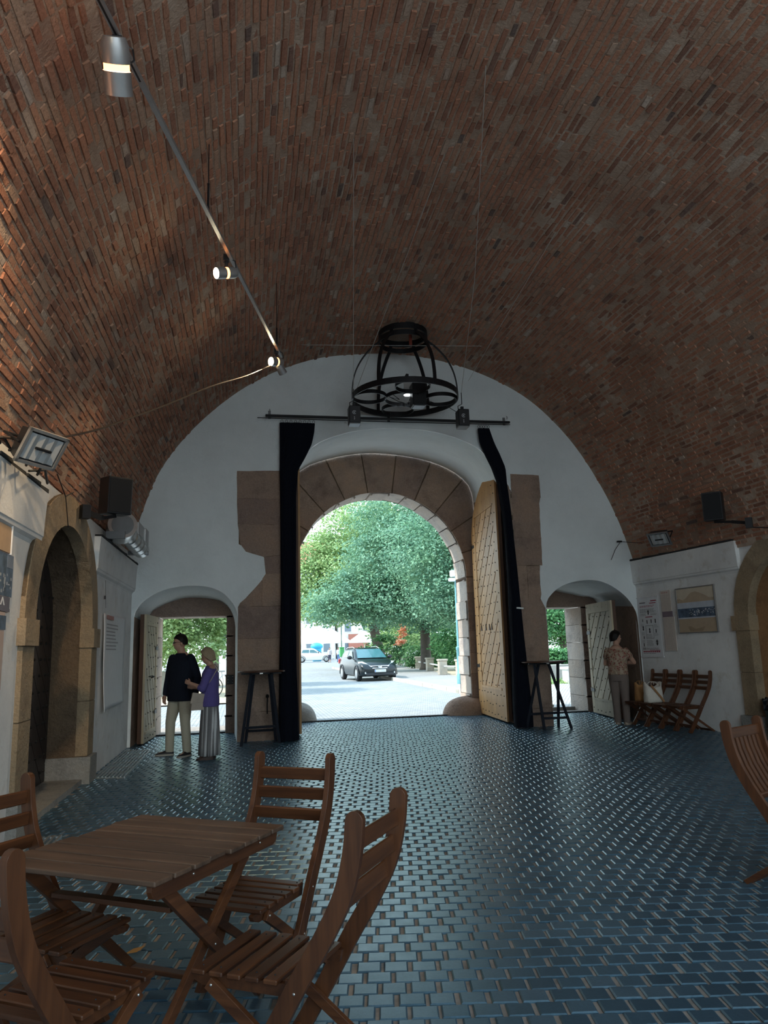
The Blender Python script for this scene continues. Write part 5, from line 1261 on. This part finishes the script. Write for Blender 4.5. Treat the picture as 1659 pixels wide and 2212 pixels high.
# woman on the right
HR_ = 1.74
mf, nt = _mat('floral_blouse'); T = NT(nt); v = objco(T); vo = T.n('ShaderNodeTexVoronoi'); vo.inputs['Scale'].default_value = 24; nz_ = noise(T, v, 14, 3); T.l(v, vo.inputs['Vector'])
c1 = ramp(T, vo.outputs['Distance'], [(.0, (.20, .05, .045)), (.28, (.28, .09, .08)), (.40, (.36, .27, .20)), (1, (.42, .33, .25))]); c2 = ramp(T, nz_, [(.42, (1, 1, 1)), (.55, (.55, .50, .45)), (.7, (1.1, .85, .8))]); cc = mixc(T, .8, c1, c2, 'MULTIPLY'); finish(T, cc, .85, 0, None, 0, .2)
t, q, D, hp_, _ = person('woman with short dark hair, floral blouse and taupe trousers, arms folded, facing the right wall', (6.99, 13.40, 0), (.66, .75), HR_,
    dict(shR=(.097, .0, .785), shL=(-.097, .0, .785), elR=(.165, .065, .655), wrR=(.02, .125, .655), hdR=(-1, .15, .1), hnR=(0, -1, 0), elL=(-.145, .05, .645), wrL=(.0, .105, .63), hdL=(1, .25, .1), hnL=(0, -1, 0), toR=(.3, 1), toL=(-.2, 1), knR=(.052, .01, .275), knL=(-.05, .01, .275), anR=(.055, -.01, .045), anL=(-.05, .02, .045)),
    headyaw=math.radians(-50), headtilt=.02, build=.98, hair=((52, 104, 138), 1.17, HAIRB))
shirt(t, q, HR_, mf, .45, .53, 1.0, 1.0, top=.832); trousers(t, q, HR_, BROWNT, 1.0, 1.05, hem=.02); shoes(t, q, D, HR_, plain('beige_shoe', (.3, .24, .19), .6))
# two people far away in the square
for lab_, x, y, top_c, leg_c, skirt_ in (('person in a dark shirt and shorts walking far away in the bright square', 10.15, 92.0, (.55, .5, .52), (.06, .06, .09), 0), ('person in blue trousers walking far away beside the person in shorts', 11.3, 92.5, (.62, .66, .75), (.12, .2, .38), 0)):
    t, q, D, hp_, _ = person(lab_, (x, y, -.02), (-.2, -1), 1.8, dict(knL=(-.055, .05, .275), anL=(-.055, .08, .05)), vox=.022, hair=((52, 88, 118), 1.07, HAIRB), group='people in the square')
    shirt(t, q, 1.8, m_cloth('far_top_%d' % int(x), top_c, 20), 1.1, .5, 1.0, vox=.024); trousers(t, q, 1.8, m_cloth('far_legs_%d' % int(x), leg_c, 20), 1.0, 1.0, vox=.024, hem=.26 if leg_c[2] < .1 else .03); shoes(t, q, D, 1.8, SHOE)
# ------------------------------------------------------------------ outside: ground
COBB = m_cobble('pale_cobbles', (.27, .29, .30), (.36, .375, .385), .19, .13); PAVE = m_cobble('sidewalk_setts', (.36, .36, .36), (.44, .44, .43), .10, .10)
KERB = m_stone('kerb_granite', (.5, .48, .42), (.56, .54, .48), (.6, .58, .5), .02)
gfn = lambda m, x0, x1, y0, y1, z: m.add([(x0, y0, z), (x1, y0, z), (x1, y1, z), (x0, y1, z)], [(0, 1, 2, 3)])
m = MB(); gfn(m, -40, 7.0, 16.2, 160, -.02); gfn(m, 7.0, 60, 62, 160, -.02); struct(m.build('ground_road', COBB))
m = MB(); m.box((60, 39.4, -.03), (106, 45.2, .2)); struct(m.build('ground_sidewalk', PAVE))
m = MB(); y = 16.9
while y < 61:
    l = random.uniform(.7, 1.1); m.box((7.06 + random.uniform(-.01, .01), y + l / 2, .03), (.14, l - .02, .2), None, .012); y += l
struct(m.build('trim_18', KERB))
EARTH = plain('dry_earth', (.42, .36, .26), .95, var=.3)
m = MB(); gfn(m, -14, -.2, 24, 60, .0); m.v = [(a, b, .02) for a, b, c in m.v]; struct(m.build('ground_verge', EARTH))
m = MB(); m.prism([(10.3, 36), (60, 36), (60, 61.5), (13.4, 61.5), (11.6, 48)], lambda a, b, d: (a, b, d), .0, .085); struct(m.build('ground_bed', EARTH))
# ------------------------------------------------------------------ cars
TYRE = plain('tyre_rubber', (.02, .02, .022), .8); CGLASS = plain('car_glass', (.04, .13, .15), .08, .0, .8); CHROME = plain('chrome', (.7, .72, .74), .15, .9)
HEADL = plain('headlight_glass', (.75, .8, .82), .15, .3); PLATE = plain('number_plate_white', (.75, .82, .86), .4)
def car(label, loc, rz, paint, group=None, scale=1.0):
    t = thing('car', label, 'car', loc, rz, group); t.scale = (scale,) * 3
    st = [(-2.12, .60, .33, .50), (-2.08, .74, .26, .62), (-1.95, .84, .22, .74), (-1.7, .885, .20, .84), (-1.2, .90, .20, .93), (-.8, .90, .20, .99), (0, .90, .20, 1.01), (1.3, .90, .22, 1.03), (1.85, .87, .28, 1.03), (2.08, .80, .34, .95), (2.14, .70, .40, .75)]
    rings = []
    for y, w, zb, zt in st:
        h = zt - zb; rings.append([Vector((x * w, y, zb + k * h)) for x, k in ((-.86, 0), (-.97, .08), (-1, .25), (-1, .6), (-.97, .82), (-.90, .95), (-.72, 1.0), (0, 1.02), (.72, 1.0), (.90, .95), (.97, .82), (1, .6), (1, .25), (.97, .08), (.86, 0))])
    m = MB(); m.loft(rings)
    gh = []
    for z, yf, yr, w, tt in ((.96, -.92, 2.0, .82, 0), (1.2, -.52, 1.9, .745, 0), (1.40, -.17, 1.72, .66, 0), (1.465, .05, 1.55, .60, 0), (1.49, .35, 1.3, .45, 0)):
        pts = []
        for x, y in ((-.94, yf + .14), (-.7, yf + .03), (0, yf), (.7, yf + .03), (.94, yf + .14), (1, yf + .35), (1, yr - .25), (.9, yr - .05), (.5, yr), (-.5, yr), (-.9, yr - .05), (-1, yr - .25), (-1, yf + .35)): pts.append(Vector((x * w, y, z)))
        gh.append(pts)
    m.loft(gh)
    o = m.build('body', paint, t, True, auto=32)
    m = MB(); G = lambda *P: m.add([Vector(p) for p in P], [tuple(range(len(P)))])
    G((-.70, -.865, 1.01), (0, -.895, 1.01), (.70, -.865, 1.01), (.58, -.20, 1.405), (0, -.235, 1.405), (-.58, -.20, 1.405)); m.v = [(a, b - .012, c + .012) for a, b, c in m.v]; m.build('windscreen', CGLASS, t)
    for s in (1, -1):
        m = MB(); G((s * .815, -.50, 1.03), (s * .815, .45, 1.04), (s * .70, .42, 1.37), (s * .70, .02, 1.36)); G((s * .815, .53, 1.04), (s * .80, 1.35, 1.06), (s * .70, 1.2, 1.36), (s * .70, .50, 1.37)); m.v = [(a + s * .012, b, c) for a, b, c in m.v]; m.build('side_window', CGLASS, t)
        m = MB(); rings = []
        for u, w, z0, z1 in ((-2.07, .50, .58, .62), (-2.02, .62, .59, .69), (-1.92, .73, .62, .76), (-1.75, .80, .70, .82), (-1.6, .83, .78, .85)): rings.append([Vector((s * (w - .13), u - .02, z0)), Vector((s * (w + .02), u + .10, z0 + .02)), Vector((s * (w + .01), u + .12, z1 + .01)), Vector((s * (w - .15), u + .03, z1 + .025))])
        m.loft(rings); m.build('headlight', HEADL, t, auto=40)
        m = MB(); m.box((s * .60, -2.045, .37), (.20, .12, .085), None, .01); m.build('fog_light', HEADL, t)
        m = MB(); m.ell((s * .98, -.52, 1.05), (.12, .07, .085), 12, 8); m.bar((s * .84, -.48, 1.02), (s * .95, -.5, 1.03), .05, .04); m.build('mirror', BLACKP, t, True)
        m = MB(); m.box((s * .80, 2.08, .86), (.14, .12, .22), None, .02); m.build('tail_light', plain('tail_red', (.5, .04, .04), .3), t)
        for yy in (-1.36, 1.30):
            m = MB(); M = Matrix.Rotation(PI / 2, 3, 'Y'); m.lathe([(.001, -.11), (.27, -.11), (.315, -.08), (.32, 0), (.315, .08), (.27, .11), (.001, .11)], (s * .80, yy, .32), 24, M); w = m.build('wheel', TYRE, t, auto=40)
            m = MB(); m.lathe([(.001, s * .118), (.06, s * .122), (.2, s * .112), (.215, s * .105)], (s * .80, yy, .32), 20, M, False); m.build('rim', ALU, w)
            m = MB(); m.strip([(s * .905, yy + .38 * math.cos(a), .32 + .38 * math.sin(a)) for a in np.linspace(-.15, PI + .15, 15)], .03, .05, (1, 0, 0)); m.build('wheel_arch', BLACKP, t)
    m = MB(); rings = [[Vector((x, -2.115 + .07 * (x / .5) ** 2 , z)) for x in np.linspace(-.5, .5, 11)] for z in (.56, .68)]; m.loft(rings, False, False)
    m.v = [(a * (1.0 if c < .6 else .9), b - .02 + (c - .56) * .25, c) for a, b, c in m.v]; m.build('chrome_grille', CHROME, t)
    m = MB(); 
    for s in (1, -1): m.prism([(s * .07, .585), (s * .38, .60), (s * .36, .655), (s * .10, .665)], lambda a, b, d: (a, -2.14 + .07 * (a / .5) ** 2 + (b - .56) * .25 - d, b), 0, .012)
    m.build('grille_mesh', BLACKP, t)
    m = MB(); m.lathe([(.001, 0), (.075, 0), (.07, .012), (.001, .016)], (0, -2.145, .635), 20, Matrix.Rotation(PI / 2, 3, 'X') @ Matrix.Diagonal((1, .6, 1))); m.build('emblem', CHROME, t)
    m = MB(); m.box((0, -2.16, .455), (.52, .02, .115), None, .004); m.mat(1); m.box((-.235, -2.172, .455), (.04, .003, .10)); m.mat(2)
    for k_ in range(7): m.box((-.16 + k_ * .055 + (.02 if k_ > 2 else 0), -2.172, .455), (.03, .003, .06))
    m.build('number_plate', [PLATE, plain('plate_blue', (.1, .2, .5), .5), plain('plate_ink', (.42, .5, .58), .5)], t)
    m = MB(); m.box((0, -2.10, .30), (1.30, .08, .10), None, .02); m.build('lower_intake', BLACKP, t)
    m = MB()
    for s in (1, -1): m.tube([(s * .60, -.02, 1.45), (s * .585, .3, 1.52), (s * .585, 1.2, 1.515), (s * .6, 1.5, 1.45)], .018, 8)
    m.build('roof_rail', CHROME, t)
    for s in (-1, 1): 
        m = MB(); m.ell((s * .36, .12, 1.10), (.2, .1, .2), 10, 8); m.ell((s * .36, .12, 1.33), (.1, .07, .09), 10, 8); m.build('front_seat', plain('seat_dark', (.02, .02, .024), .8), t)
    return t
PAINT = plain('black_car_paint', (.005, .010, .013), .25, .0, .4, coat=.1); WPAINT = plain('white_car_paint', (.75, .76, .78), .25, .0, .5, coat=1)
car('black estate car parked on the cobbles at the kerb, facing the gate', (6.12, 38.2, -.02), .12, PAINT, None, 1.08)
car('white car parked far away at the left, its tail to the right', (8.6, 96, 0), 1.45, WPAINT, 'white cars parked in the square', 1.15)
car('white car parked far away behind the roof of the black car', (16.0, 100, 0), -1.35, WPAINT, 'white cars parked in the square', 1.15)
car('white car glimpsed behind the hedge through the right small doorway', (16.2, 32.5, .05), -1.2, WPAINT, None, 1.0)

# ------------------------------------------------------------------ trees and shrubs
LF_T = m_leaf('teal_leaves', (.12, .27, .18), (.26, .44, .31)); LF_Y = m_leaf('yellow_green_leaves', (.22, .36, .15), (.42, .56, .28)); LF_D = m_leaf('deep_green_leaves', (.05, .15, .07), (.13, .27, .11)); LF_H = m_leaf('hedge_leaves', (.07, .22, .09), (.16, .36, .15))
BARK = m_stone('tree_bark', (.10, .085, .075), (.13, .11, .095), (.16, .13, .11), .03)
def leaves(name, blobs, n, size, mat, parent=None, clump=.55, fill=.35, seed=0):
    """n folded leaves gathered in clumps on the skins (and partly inside) of ellipsoid blobs"""
    R_ = np.random.default_rng(seed); vol = np.array([max(b[3] * b[4] * b[5], .01) ** (2 / 3) for b in blobs]); pr_ = vol / vol.sum(); cl = []; nc_ = max(20, n // 55)
    idx = R_.choice(len(blobs), nc_, p=pr_); B = np.array(blobs)[idx]; d = R_.normal(size=(nc_, 3)); d /= np.linalg.norm(d, axis=1)[:, None]; rad = np.where(R_.random(nc_) < fill, R_.random(nc_) ** .4, .88 + .2 * R_.random(nc_)); C_ = B[:, :3] + d * B[:, 3:6] * rad[:, None]
    ci = R_.integers(0, nc_, n); off = R_.normal(size=(n, 3)) * np.array([clump, clump, clump * .42]); P = C_[ci] + off; out = d[ci]
    nr = out * .5 + np.array([0, 0, .9]) + R_.normal(size=(n, 3)) * .55; nr /= np.linalg.norm(nr, axis=1)[:, None]
    a = np.cross(nr, R_.normal(size=(n, 3))); a /= np.linalg.norm(a, axis=1)[:, None]; b = np.cross(nr, a); s = size * (.6 + .8 * R_.random(n))[:, None]
    V = np.stack([P - a * s * .6, P - b * s * .34 - nr * s * .05, P + a * s * .6 - nr * s * .12, P + b * s * .34 - nr * s * .05], 1).reshape(-1, 3); F = np.arange(4 * n).reshape(-1, 4)
    V[:, 2] = np.maximum(V[:, 2], .05)
    return raw(name, V, F, mat, parent)
def tree(label, base, h, r, blobs, n, size, mat, seed, lean=(0, 0), group='trees outside the gate', **kw):
    t = thing('tree', label, 'tree', base, 0, group); b0 = Vector(base)
    lb = [(x - b0.x, y - b0.y, z - b0.z, a, b, c) for x, y, z, a, b, c in blobs]
    f = leaves('foliage', lb, n, size, mat, t, seed=seed, **kw); m = MB(); tp = Vector((lean[0], lean[1], h)); m.tube([(0, 0, -.05), tuple(tp * .04 + Vector((0, 0, 0))), tuple(tp * .35), tuple(tp * .7), tuple(tp)], [r * 1.5, r * 1.1, r * .95, r * .8, r * .55], 12)
    for bl in lb[:6]: m.tube([tuple(tp * .75), tuple((tp + Vector(bl[:3])) * .5), tuple(Vector(bl[:3]))], [r * .5, r * .32, r * .1], 8)
    m.build('trunk', BARK, t, True); return t
tree('large teal-green tree right of the road, its thick trunk behind the stone posts', (11.6, 48, .08), 5.5, .34, [(10.2, 48, 7.0, 3.3, 3.4, 3.0), (7.4, 47.5, 4.9, 2.2, 2.2, 1.5), (11.6, 47.5, 5.2, 2.6, 2.4, 2.4), (9.4, 46, 4.6, 2.4, 2.0, 1.7), (5.7, 47, 4.3, 1.7, 1.6, 1.0), (10.5, 49, 10, 3, 3, 2.6), (12.8, 48.5, 8.0, 2.4, 2.4, 2.6)], 80000, .155, LF_T, 11)
tree('dark-trunked tree just behind the blue lamp post at the right of the gate view', (12.3, 40, .08), 4.5, .30, [(11.6, 40.5, 5.6, 2.6, 2.2, 2.6), (12.6, 40, 3.2, 1.5, 1.3, 1.2), (10.4, 41, 7.2, 2.2, 2, 2.0), (13, 40, 8.2, 2.6, 2.4, 2.4), (11.0, 40.4, 3.9, 1.5, 1.2, .9)], 36000, .14, LF_T, 12)
tree('light yellow-green tree with a leaning dark trunk behind the black car', (10.9, 60, .08), 6.5, .42, [(8.2, 60, 8.0, 3.2, 3, 2.8), (6.4, 60, 6.2, 2.2, 2.0, 2.2), (9.4, 61, 11.5, 3.2, 3, 2.6), (9.5, 59, 5.2, 2.2, 2, 1.6), (5.7, 60.5, 9.4, 1.7, 1.8, 1.6), (4.9, 60, 7.2, 1.5, 1.5, 2.2), (5.6, 59, 5.0, 1.6, 1.4, 1.2), (11.5, 60, 7, 3, 3, 3), (7.0, 58, 4.4, 1.9, 1.4, 1.2)], 56000, .19, LF_Y, 13, (-1.4, 0))
tree('deep green tree filling the view far behind the stone posts', (19.5, 82, 0), 7, .5, [(18, 82, 9, 6, 4, 6), (14.5, 82, 13, 5, 4, 4), (22, 82, 6, 5, 4, 5), (13.2, 80, 8, 3.6, 3, 3.4), (19, 80, 15, 6, 4, 4)], 26000, .38, LF_D, 14, clump=.9)
tree('green tree with sunlit leaves seen through the left small doorway', (-3.3, 29.5, .02), 3.2, .16, [(-2.3, 29, 3.0, 1.5, 1.2, 1.0), (-3.1, 29, 2.0, .9, .8, .9), (-1.0, 29.5, 3.6, 1.3, 1.2, .8), (-2.0, 30, 4.4, 2.2, 1.6, 1.1), (-2.9, 28.5, 3.6, 1.0, 1.0, 1.0), (-1.9, 28.8, 1.7, .9, .6, .6), (-1.2, 29.2, 2.3, .8, .7, .8)], 19000, .13, LF_Y, 15, clump=.35)
tree('deep green tree further back in the left small doorway', (-1.4, 36, .02), 4, .2, [(-1.6, 36, 4.2, 2.8, 1.6, 1.7), (-.6, 36, 3.2, 1.5, 1.3, 1.0), (-3.8, 36, 3.6, 1.6, 1.4, 1.9)], 14000, .16, LF_D, 16, clump=.45)
tree('round green tree seen through the right small doorway above the hedge', (17.0, 38.5, .08), 3.4, .2, [(15.9, 38, 3.6, 1.4, 1.3, 1.6), (16.9, 38.5, 2.5, 1.2, 1.1, 1.0), (15.3, 38, 5.2, 1.3, 1.3, 1.2)], 11000, .16, LF_H, 17, clump=.4)
tag(leaves('clipped_hedge', [(13.0, 30.2, .95, .55, .35, .42), (13.5, 30.2, .9, .5, .35, .4), (12.5, 30.2, .95, .5, .35, .42)], 5000, .09, LF_H, None, .14, .6, 21), 'low clipped hedge behind the wall through the right small doorway', 'hedge')
for i, (lab_, bl, n_, mt) in enumerate((('dark bushes under the trees behind the stone posts', [(12.6, 52, .9, 1.6, .8, .9), (14.6, 55, 1.2, 1.6, 1, 1.2), (10.6, 56, 1.4, 1.5, .8, 1.0)], 9000, LF_D), ('green bush right of the thick trunk, above the nearest stone posts', [(13.2, 44, 1.7, 1.7, .8, 1.4), (14.8, 45, 1.8, 1.5, .8, 1.6)], 8000, LF_H), ('pale green bush beside the far end of the stone posts', [(12.6, 66, 2.2, 2.0, 1.2, 2.0), (15.5, 66, 2.6, 2.0, 1.2, 2.4)], 8000, LF_Y))):
    tag(leaves('bush', bl, n_, .17, mt, None, .3, .5, 30 + i), lab_, 'bush', 'bushes behind the stone posts')
tag(leaves('grass_tuft', [(11.3, 26.6, .06, 1.2, .6, .12)], 2500, .10, LF_Y, None, .12, .8, 41), 'short grass growing round the stone pedestal beyond the right small doorway', 'grass', None, 'stuff')
fb = leaves('autumn_foliage', [(11.4, 54, 2.6, .30, .3, .7), (11.15, 54, 1.9, .4, .3, .2)], 700, .13, m_leaf('rust_leaves', (.45, .14, .05), (.75, .45, .35)), None, .12, .5, 44); tag(fb, 'rust-red leaves of a small bush glowing between the trees', 'bush')

# ------------------------------------------------------------------ stone posts with rails, lamp post, pedestal, bins, umbrellas, buildings
CONC = m_stone('pale_post_stone', (.42, .38, .31), (.5, .45, .38), (.55, .5, .42), .02)
posts = [(10.6, 36.6), (10.2, 38.6), (11.1, 45.0), (11.85, 51.3), (12.35, 57.2), (12.6, 61.2)]
ordn = ['nearest stone post, beside the blue lamp post', 'second stone post from the lamp post', 'third stone post from the lamp post', 'fourth stone post from the lamp post', 'fifth stone post from the lamp post', 'farthest stone post, beside the roof of the black car']
for i, (x, y) in enumerate(posts):
    m = MB(); m.box((0, 0, .36), (.44, .36, .74), None, .03); m.mat(0).box((0, 0, .76), (.52, .44, .10), None, .02); o = m.build('stone_post', CONC); o.location = (x, y, .07); tag(o, ordn[i] + ' in the row along the sidewalk', 'post', 'stone posts along the sidewalk')
for i in range(5):
    a, b = posts[i], posts[i + 1]; A = Vector((a[0], a[1], .52)); B = Vector((b[0], b[1], .52)); d = (B - A).normalized(); m = MB(); m.bar(A + d * .28, B - d * .28, .12, .06); o = m.build('rail', plain('grey_rail', (.4, .42, .42), .6)); tag(o, 'grey rail between the %s and the next one' % ordn[i].split(',')[0], 'rail', 'rails between the stone posts')
lp = thing('lamp_post', 'blue-green lamp post standing on the sidewalk at the right jamb of the gate', 'lamp post', (8.36, 28.9, .07)); BLUEG = plain('blue_green_paint', (.13, .32, .36), .5)
m = MB(); m.lathe([(.001, 0), (.15, 0), (.15, .35), (.12, .4), (.12, 1.3), (.14, 1.33), (.14, 1.42), (.09, 1.46), (.075, 5.0), (.001, 5.0)], n=16); m.build('pole', BLUEG, lp, True, auto=40)
m = MB(); m.box((-.14, 0, 4.35), (.2, .2, .26), None, .03); m.box((-.18, 0, 4.1), (.26, .2, .14), None, .03); m.build('signal_box', plain('white_box', (.8, .83, .85), .4), lp)
pd = MB(); pd.box((0, 0, .22), (.62, .5, .6), None, .02); pd.box((0, 0, .56), (.74, .6, .1), None, .02); o = pd.build('stone_pedestal', plain('white_stone', (.72, .73, .72), .8)); o.location = (11.95, 26.4, .05); tag(o, 'white stone pedestal on the grass beyond the right small doorway', 'pedestal')
pd = MB(); pd.box((0, 0, .25), (16, .3, .75), None, .02); o = pd.build('garden_wall', plain('grey_render', (.3, .29, .26), .9)); o.location = (18.6, 29.2, .05); tag(o, 'low grey garden wall below the hedge beyond the right small doorway', 'wall')
pd = MB(); pd.box((0, 0, .45), (4.6, .25, .95), None, .02)
for k_ in range(5): pd.box((-1.9 + k_ * .95, -.1, .5), (.2, .25, 1.0), None, .02)
o = pd.build('garden_wall', plain('grey_fence_stone', (.24, .24, .22), .9)); o.location = (-4.6, 29.0, .0); tag(o, 'grey stone fence with pillars below the tree in the left small doorway', 'wall')
bn2 = thing('litter_bin', 'green litter bin on a post left of the black car', 'bin', (8.6, 68, 0)); m = MB(); m.lathe([(.04, -.02), (.04, 6.5)], n=8); m.build('post', plain('post_green', (.03, .1, .08), .6), bn2); m = MB(); m.box((0, -.1, 1.25), (.42, .35, .80), None, .05); m.mat(0).box((0, -.1, 1.68), (.46, .4, .08), None, .02); m.build('bin', plain('green_plastic', (.10, .45, .16), .5), bn2)
bn3 = thing('container', 'blue recycling container between the far white cars', 'container', (9.6, 103, 0)); m = MB(); m.box((0, 0, 1.0), (1.2, 1.0, 2.0), None, .1); m.build('body', plain('blue_plastic', (.05, .40, .62), .5), bn3); m = MB(); m.ell((0, 0, 2.0), (.85, .75, .5), 14, 8); m.build('lid', plain('blue_plastic', (.05, .40, .62), .5), bn3, True)
CANV = plain('white_canvas', (.85, .82, .8), .9)
for i, (x, y, r, lab_) in enumerate(((8.6, 108, 1.9, 'white parasol leftmost in the far square'), (13.0, 110, 2.2, 'white parasol in the middle of the far square'), (17.6, 112, 2.2, 'white parasol rightmost in the far square'))):
    u = thing('parasol', lab_, 'parasol', (x, y, 0), 0, 'white parasols in the square'); m = MB(); m.lathe([(r, 2.4), (r, 2.75), (.05, 4.2), (.001, 4.2), (r * .95, 2.7)], n=8, cap=False); m.build('canopy', CANV, u); m = MB(); m.lathe([(.05, 0), (.05, 4.2)], n=8); m.build('pole', ALU, u)
def building(label, loc, w, d, h, wall, roof, rows, cols, y_face=-1, rh=4.0):
    b = thing('building', label, 'building', loc, 0, 'houses around the square'); m = MB(); m.box((0, 0, h / 2), (w, d, h)); m.build('wall', wall, b)
    m = MB(); m.add([(-w / 2 - .4, -d / 2 - .5, h), (w / 2 + .4, -d / 2 - .5, h), (w / 2 + .4, d / 2 + .5, h), (-w / 2 - .4, d / 2 + .5, h), (-w / 2 + .5, 0, h + rh), (w / 2 - .5, 0, h + rh)], [(0, 1, 5, 4), (2, 3, 4, 5), (1, 2, 5), (3, 0, 4), (0, 3, 2, 1)]); m.build('roof', roof, b)
    m = MB(); m.box((0, -d / 2, h - .3), (w + .5, .6, .35)); m.build('cornice', wall, b)
    for r_ in range(rows):
        for c_ in range(cols):
            x = -w / 2 + (c_ + .5) * w / cols; z = 1.9 + r_ * (h - 1.2) / rows; f = MB(); f.box((x, -d / 2 - .03, z + .1), (1.35, .1, 1.95)); f = f.build('window', plain('window_frame_white', (.7, .7, .68), .6), b); p = MB(); p.box((x, -d / 2 - .09, z + .1), (1.05, .04, 1.65)); p.build('pane', plain('far_glass', (.18, .22, .26), .2), f)
    return b
WCR = plain('cream_render', (.72, .70, .66), .9); WWH = plain('white_render', (.78, .79, .80), .9); TILE = plain('red_roof_tiles', (.42, .16, .10), .8, var=.2)
building('pale house with a red roof behind the trees left of the road', (7.5, 128, 0), 14, 10, 15, WWH, TILE, 3, 5, rh=5)
building('low cream house with a red front behind the parasols', (24.0, 126, 0), 18, 8, 7.5, WCR, TILE, 2, 6)
m = MB(); m.box((18.2, 121.4, 2.6), (3.4, .3, 2.6)); tag(m.build('shop_front', plain('rust_front', (.38, .14, .10), .7)), 'rust-red shop front beside the rightmost parasol', 'shop front')
m = MB(); m.box((0, 0, 1.6), (3.0, .2, 3.2)); m.mat(1).box((-.2, -.12, 2.35), (.95, .03, .36)); m.mat(2).box((-.2, -.14, 2.35), (.7, .02, .10)); o = m.build('kiosk', [plain('white_kiosk', (.8, .82, .84), .5), plain('green_sign', (.05, .25, .25), .5), PAPER]); o.location = (-.75, 47, 0); tag(o, 'white kiosk with a green sign seen beside the woman in the left small doorway', 'kiosk')
by = thing('bicycle', 'bicycle parked outside the left small doorway beside the woman in purple', 'bicycle', (-.62, 27.2, .02), .25)
for x in (-.5, .5):
    m = MB(); hoop(m, (0, 0, 0), .34, .03, .03, n=24); R_ = Matrix.Rotation(PI / 2, 3, 'X'); m.v = [tuple(R_ @ Vector(v) + Vector((x, 0, .35))) for v in m.v]; m.build('wheel', TYRE, by)
m = MB(); m.tube([(-.5, 0, .35), (-.1, 0, .35), (-.2, 0, .85)], .016, 6); m.tube([(-.1, 0, .35), (.38, 0, .8), (-.17, 0, .75), (-.5, 0, .35)], .016, 6); m.tube([(.5, 0, .35), (.36, 0, .95), (.3, -.2, 1.0)], .016, 6); m.tube([(.36, 0, .95), (.3, .2, 1.0)], .016, 6); m.box((-.2, 0, .88), (.22, .1, .05)); m.build('frame', ALU, by)

# ------------------------------------------------------------------ light and camera
W = bpy.data.worlds.new('World'); SC.world = W; W.use_nodes = True; T = NT(W.node_tree); W.node_tree.nodes.clear()
tc = T.n('ShaderNodeTexCoord'); sx = T.n('ShaderNodeSeparateXYZ'); T.l(tc.outputs['Generated'], sx.inputs[0])
cr_ = ramp(T, sx.outputs['Z'], [(0.0, (.50, .58, .62)), (.02, (.86, .97, 1.0)), (.25, (.74, .92, 1.0)), (1.0, (.48, .74, 1.0))])
bg = T.n('ShaderNodeBackground'); T.l(cr_, bg.inputs[0]); bg.inputs[1].default_value = WORLD_S
ow = T.n('ShaderNodeOutputWorld'); T.l(bg.outputs[0], ow.inputs[0])
SUN = bpy.data.lights.new('sun', 'SUN'); SUN.energy = SUN_S; SUN.angle = .02; SUN.color = (1, .95, .86); so = bpy.data.objects.new('sun', SUN); COL.objects.link(so)
so.rotation_euler = Vector((.80, -.10, -.85)).to_track_quat('-Z', 'Y').to_euler()
f_, cx_, cy_, HH = 1600.0, 829.5, 1106.0, 1.55
dv = Vector((530 - cx_, 1408 - cy_, f_)).normalized(); uv = Vector((578 - cx_, -8070 - cy_, f_)); uv = (uv - dv * uv.dot(dv)).normalized(); rv_ = dv.cross(uv)
Rm = Matrix((rv_, dv, uv))  # camera axes (right, down, forward) -> world
cam = bpy.data.cameras.new('camera'); co = bpy.data.objects.new('camera', cam); COL.objects.link(co)
cam.sensor_fit = 'HORIZONTAL'; cam.sensor_width = 36.0; cam.lens = f_ / 1659 * 36.0; cam.clip_end = 400; cam.clip_start = .05
M3 = Matrix((Rm @ Vector((1, 0, 0)), Rm @ Vector((0, -1, 0)), Rm @ Vector((0, 0, -1)))).transposed()
M4 = M3.to_4x4(); M4.translation = Vector((0, 0, HH)); co.matrix_world = M4
SC.camera = co
SC.view_settings.view_transform = 'Standard'; SC.view_settings.look = 'None'; SC.view_settings.exposure = EXPO; SC.view_settings.gamma = 1.0; SC.view_settings.use_curve_mapping = False
SC.cycles.max_bounces = 10; SC.cycles.diffuse_bounces = 6
